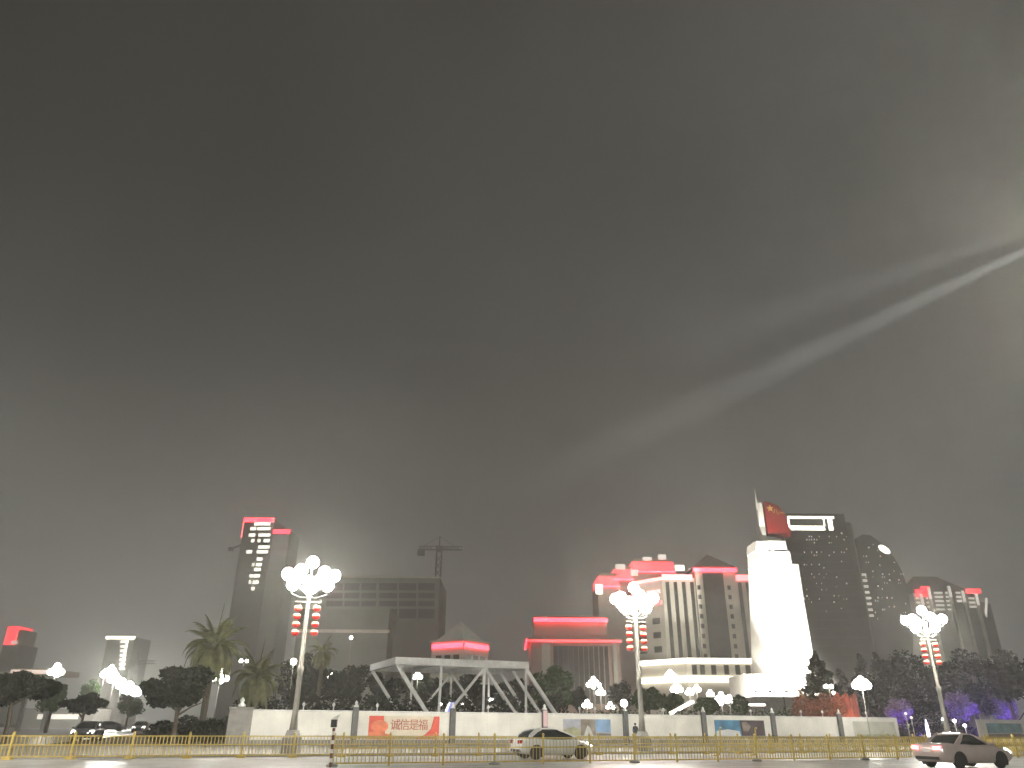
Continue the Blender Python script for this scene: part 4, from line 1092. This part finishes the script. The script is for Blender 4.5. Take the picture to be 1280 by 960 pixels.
# ------------------------------------------------------------------ cars
def sup(a, b_, n, k): # superellipse point
    th = 2 * math.pi * k / n; c, s = math.cos(th), math.sin(th)
    return (a * abs(c) ** .5 * (1 if c >= 0 else -1), b_ * abs(s) ** .5 * (1 if s >= 0 else -1))
def make_car(label, paint, tail, head, group=None, Lc=4.15, sedan=False):
    t = thing('car', label, 'car', (0, 0, 0), 0, group)
    h = Lc / 2; W = .87
    # lower body: rings along x
    st_ = [(-h, .42, .78, .66), (-h + .04, .34, .92, .78), (-h + .25, .26, 1.0, .85), (-1.2, .22, 1.0, W), (0, .22, .98, W), (.95, .22, .97, W), (1.25, .23, .90, .86), (h - .35, .26, .80, .83), (h - .08, .33, .70, .74), (h, .42, .60, .60)]
    rings = []
    for x, zb_, zt_, w in st_:
        m_ = (zb_ + zt_) / 2
        rings.append([(x, y, z) for y, z in ((-w * .85, zb_), (w * .85, zb_), (w, zb_ + .12), (w * 1.0, m_), (w * .985, zt_ - .12), (w * .9, zt_ - .02), (w * .5, zt_ + .02), (-w * .5, zt_ + .02), (-w * .9, zt_ - .02), (-w * .985, zt_ - .12), (-w, m_), (-w, zb_ + .12))])
    mb = MB(); mb.rings(rings); o = mb.build('body', paint, t, True); fix_normals(o)
    lv = [(.94, -h + .18, 1.42, .80), (1.14, -h + .30, 1.0, .75), (1.30, -h + .55, .58, .69), (1.41, -h + .95, .22, .62)]
    if sedan: lv = [(.93, -1.55, 1.1, .80), (1.12, -1.25, .7, .75), (1.28, -.98, .36, .69), (1.36, -.82, .14, .64)]
    def ring(z, x0, x1, w): return [((x0 + x1) / 2 + p_[0], p_[1], z) for p_ in [sup((x1 - x0) / 2, w, 32, k) for k in range(32)]]
    mb = MB(); mb.rings([ring(*l) for l in lv]); o = mb.build('glasshouse', M_glassd, t, True); fix_normals(o)
    z, x0, x1, w = lv[-1]
    mb = MB(); mb.rings([ring(z + .004, x0 - .03, x1 + .03, w + .015), ring(z + .05, x0 + .08, x1 - .12, w - .04), ring(z + .085, x0 + .4, x1 - .5, w - .2)]); o = mb.build('roof', paint, t, True); fix_normals(o)
    for sgn in (-1, 1):
        mb = MB()
        for f in ('a', 'c'):
            for i in range(3):
                l0, l1 = lv[i], lv[i + 1]
                def pp(l):
                    if f == 'a': return (l[2] - .16 - .02, sgn * (l[3] * .93), l[0])
                    if f == 'b': return (-.22 + (l[0] - .93) * -.15, sgn * (l[3] + .008), l[0])
                    return (l[1] + .26, sgn * (l[3] * .97), l[0])
                mb.beam(pp(l0), pp(l1), .08 if f != 'c' else .2, .05, up=(0, 1, 0))
        mb.build('pillar', paint, t)
        mb = MB(); mb.ball((.78, sgn * .96, 1.0), .1, 8, 6, .7); mb.build('mirror', paint, t, True)
        mb = MB(); mb.prism([(h - .02, sgn * .42, .58), (h - .16, sgn * .76, .60), (h - .5, sgn * .80, .76), (h - .3, sgn * .56, .76)], (0.02, 0, .06)); o = mb.build('headlight', head, t); fix_normals(o)
        mb = MB(); mb.beam((-h - .012, sgn * .38, .82), (-h + .05, sgn * .75, .84), .1, .16); o = mb.build('taillight', tail, t)
        for k, x in enumerate((-.05, -1.0)):
            mb = MB(); mb.cbox((x - .3, sgn * (W + .005), .84), .17, .03, .03); mb.build('door_handle', paint, t)
        for x in (-1.28, 1.27):
            wh = bpy.data.objects.new('wheel', None); col.objects.link(wh); wh.parent = t; wh.location = (x, sgn * .74, .32); wh.rotation_euler = (R(90), 0, 0)
            mb = MB(); mb.lathe((0, 0, -.11), [(.2, 0), (.29, 0), (.32, .04), (.32, .18), (.29, .22), (.2, .22)], 20); mb.build('tyre', M_tyre, wh, True)
            mb = MB(); mb.lathe((0, 0, -.10), [(.205, 0), (.205, .2)], 20)
            for k in range(5):
                a = 2 * math.pi * k / 5; mb.beam((0, 0, -sgn * .11), (.19 * math.cos(a), .19 * math.sin(a), -sgn * .11), .05, .03)
            mb.build('rim', M_rim, wh)
            mb = MB(); c_ = []
            mb.prism([(x + .385 * math.cos(k * math.pi / 12), sgn * (W - .02), .32 + .385 * math.sin(k * math.pi / 12)) for k in range(-2, 15)], (0, sgn * .028, 0)); o = mb.build('wheel_arch', M_tyre, t); fix_normals(o)
    mb = MB(); mb.cbox((-h - .015, 0, .72), .03, .44, .12); mb.build('number_plate', M_paint, t)
    mb = MB(); mb.cbox((-h - .02, 0, .42), .08, 1.2, .12); mb.build('rear_bumper', M_tyre, t)
    mb = MB(); mb.cbox((h - .01, 0, .5), .05, .7, .12); mb.build('grille', M_tyre, t)
    return t
car = make_car('white hatchback driving right between the two yellow railings', M_silver, M_taild, M_head, Lc=4.2)
q = line(690, 43.0); car.location = (q.x, q.y, .03); car.rotation_euler = (0, 0, ST)
car2 = make_car('champagne saloon with glowing red tail lights in the right corner', M_carred, M_tail, M_head, Lc=4.5, sedan=True)
q = line(1196, 29.5); car2.location = (q.x, q.y, .03); car2.rotation_euler = (0, 0, ST)
car3 = make_car('dark car facing the camera with glaring headlights on the side street', M_blackp, M_taild, M_head, group='cars on the side street')
q = at(180, 884, 118); car3.location = (q.x, 118, .2); car3.rotation_euler = (0, 0, R(-72))
car4 = make_car('dark parked car with its lamps off in front of the bright corner', M_blackp, M_taild, M_rim, group='cars on the side street')
q = at(140, 905, 128); car4.location = (q.x, 128, .2); car4.rotation_euler = (0, 0, R(12))
for px, Y_, rz_, lab in ((112, 66, -75, 'dark car with headlights on nearest the far railing, left side street'), 
                         ):
    q = at(px, 905, Y_); dup(car4 if px != 112 else car3, (q.x, Y_, .2), R(rz_), lab)

# ------------------------------------------------------------------ person
def person(p, rz, label):
    t = thing('person', label, 'person', p, rz)
    Vt, E, Rd = [], [], []
    def vert(co, r, par=None):
        Vt.append(co); Rd.append(r)
        if par is not None: E.append((par, len(Vt) - 1))
        return len(Vt) - 1
    pel = vert((0, 0, .95), .15)
    w1 = vert((0, 0, 1.12), .14, pel); ch = vert((0, .01, 1.32), .165, w1); nk = vert((0, .01, 1.45), .06, ch); hd0 = vert((0, -.01, 1.54), .075, nk); hd1 = vert((0, -.01, 1.62), .09, hd0); vert((0, 0, 1.70), .06, hd1)
    vert((0, -.115, 1.60), .014, hd1)
    for s in (-1, 1):
        vert((s * .092, 0, 1.60), .018, hd1)
        sh = vert((s * .19, .01, 1.39), .065, ch); el = vert((s * .25, .02, 1.12), .045, sh); wr = vert((s * .24, -.05, .88), .03, el)
        pa = vert((s * .24, -.06, .82), .028, wr)
        for k in range(4):
            f1 = vert((s * .24, -.085 + .02 * k, .755 - .006 * (k % 3)), .009, pa); vert((s * .235, -.09 + .02 * k, .715 - .006 * (k in (1, 2))), .008, f1)
        th = vert((s * .225, -.10, .80), .010, pa); vert((s * .215, -.115, .765), .009, th)
        hp_ = vert((s * .095, 0, .88), .095, pel); kn = vert((s * .11, -.01 + s * .03, .48), .062, hp_); an = vert((s * .12, .02 + s * .05, .09), .042, kn); he = vert((s * .12, -.02 + s * .05, .05), .045, an); vert((s * .13, -.14 + s * .05, .035), .035, he)
    me = bpy.data.meshes.new('body'); me.from_pydata(Vt, E, [])
    o = bpy.data.objects.new('body', me); col.objects.link(o)
    sk = o.modifiers.new('skin', 'SKIN'); sk.use_smooth_shade = True
    for i, r in enumerate(Rd): me.skin_vertices[0].data[i].radius = (r, r)
    me.skin_vertices[0].data[0].use_root = True
    sb = o.modifiers.new('sub', 'SUBSURF'); sb.levels = 1; sb.render_levels = 2
    dg = bpy.context.evaluated_depsgraph_get(); m2 = bpy.data.meshes.new_from_object(o.evaluated_get(dg)); bpy.data.objects.remove(o)
    m2.materials.clear(); m2.materials.append(mat('skin', (.45, .28, .2), .5, .1, 4)); m2.materials.append(mat('dark_cloth', (.022, .022, .026), .85, .3, 5)); m2.materials.append(mat('pale_bag', (.25, .24, .22), .8, .3, 5))
    for pl in m2.polygons:
        c = pl.center; pl.use_smooth = True
        pl.material_index = 0 if (c.z > 1.47 or (abs(c.x) > .17 and c.z < .9)) else 1
    bo = bpy.data.objects.new('body', m2); col.objects.link(bo); bo.parent = t
    mb = MB(); mb.ball((0, .015, 1.645), .112, 12, 8, .95); h_ = mb.build('hair', mat('hair', (.012, .011, .01), .6, .2, 5), t, True)
    mb = MB(); mb.lathe((0, .01, .80), [(.17, 0), (.18, .2), (.17, .45), (.185, .58)], 12); mb.build('jacket', mat('jacket', (.03, .03, .035), .85, .3, 5), t, True)
    mb = MB(); mb.beam((-.06, -.168, 1.05), (.1, -.168, 1.05), .14, .12); mb.build('bag', mat('pale_bag', (.25, .24, .22), .8, .3, 5), t)
    return t
q = line(794, 71.5); person((q.x, q.y, .13), R(150), 'person in dark clothes standing before the hoarding beside the middle lamp')

# ------------------------------------------------------------------ searchlights outside the right edge
p = at(1430, 240, 40)
t = thing('searchlight_mast', 'tall mast with two searchlights just outside the right frame edge', 'searchlight', (p.x, 40, 0))
mb = MB(); mb.tube([(p.x, 40, 0), (p.x, 40, p.z - .6)], [.35, .18], 10); part(mb, 'mast', M_pole, t)
BEAM = 9000000
for (tx, ty, Yt, pw, dz, bw) in ((650, 612, 340, 1.15, -.2, 4.9), (880, 424, 210, .4, .15, 5.4)):
    q = at(tx, ty, Yt); s0 = p + Vector((0, 0, dz)); d = (q - s0).normalized()
    mb = MB(); mb.tube([s0 - d * .9, s0 - d * .2], [.3, .42], 14); part(mb, 'searchlight_head', M_dark, t)
    mb = MB(); mb.tube([s0 - d * .198, s0 - d * .15], [.38, .36], 14); part(mb, 'lens', M_window, t)
    spot('beam', s0, q, BEAM * pw, bw, 1.0, .1, (.95, .97, 1), parent=t)

# ------------------------------------------------------------------ haze
hz = MB(); hz.box(-1450, 1450, -100, 1100, -1.0, 190)
m = bpy.data.materials.new('haze_air'); m.use_nodes = True
t_ = m.node_tree; t_.nodes.clear()
ou = t_.nodes.new('ShaderNodeOutputMaterial'); pv = t_.nodes.new('ShaderNodeVolumePrincipled')
pv.inputs['Color'].default_value = (.92, .91, .84, 1)
pv.inputs['Density'].default_value = HAZE_DENSITY
pv.inputs['Anisotropy'].default_value = 0.42
t_.links.new(pv.outputs[0], ou.inputs['Volume'])
hz = hz.build('haze', m); hz['kind'] = 'stuff'
bpy.context.view_layer.update()
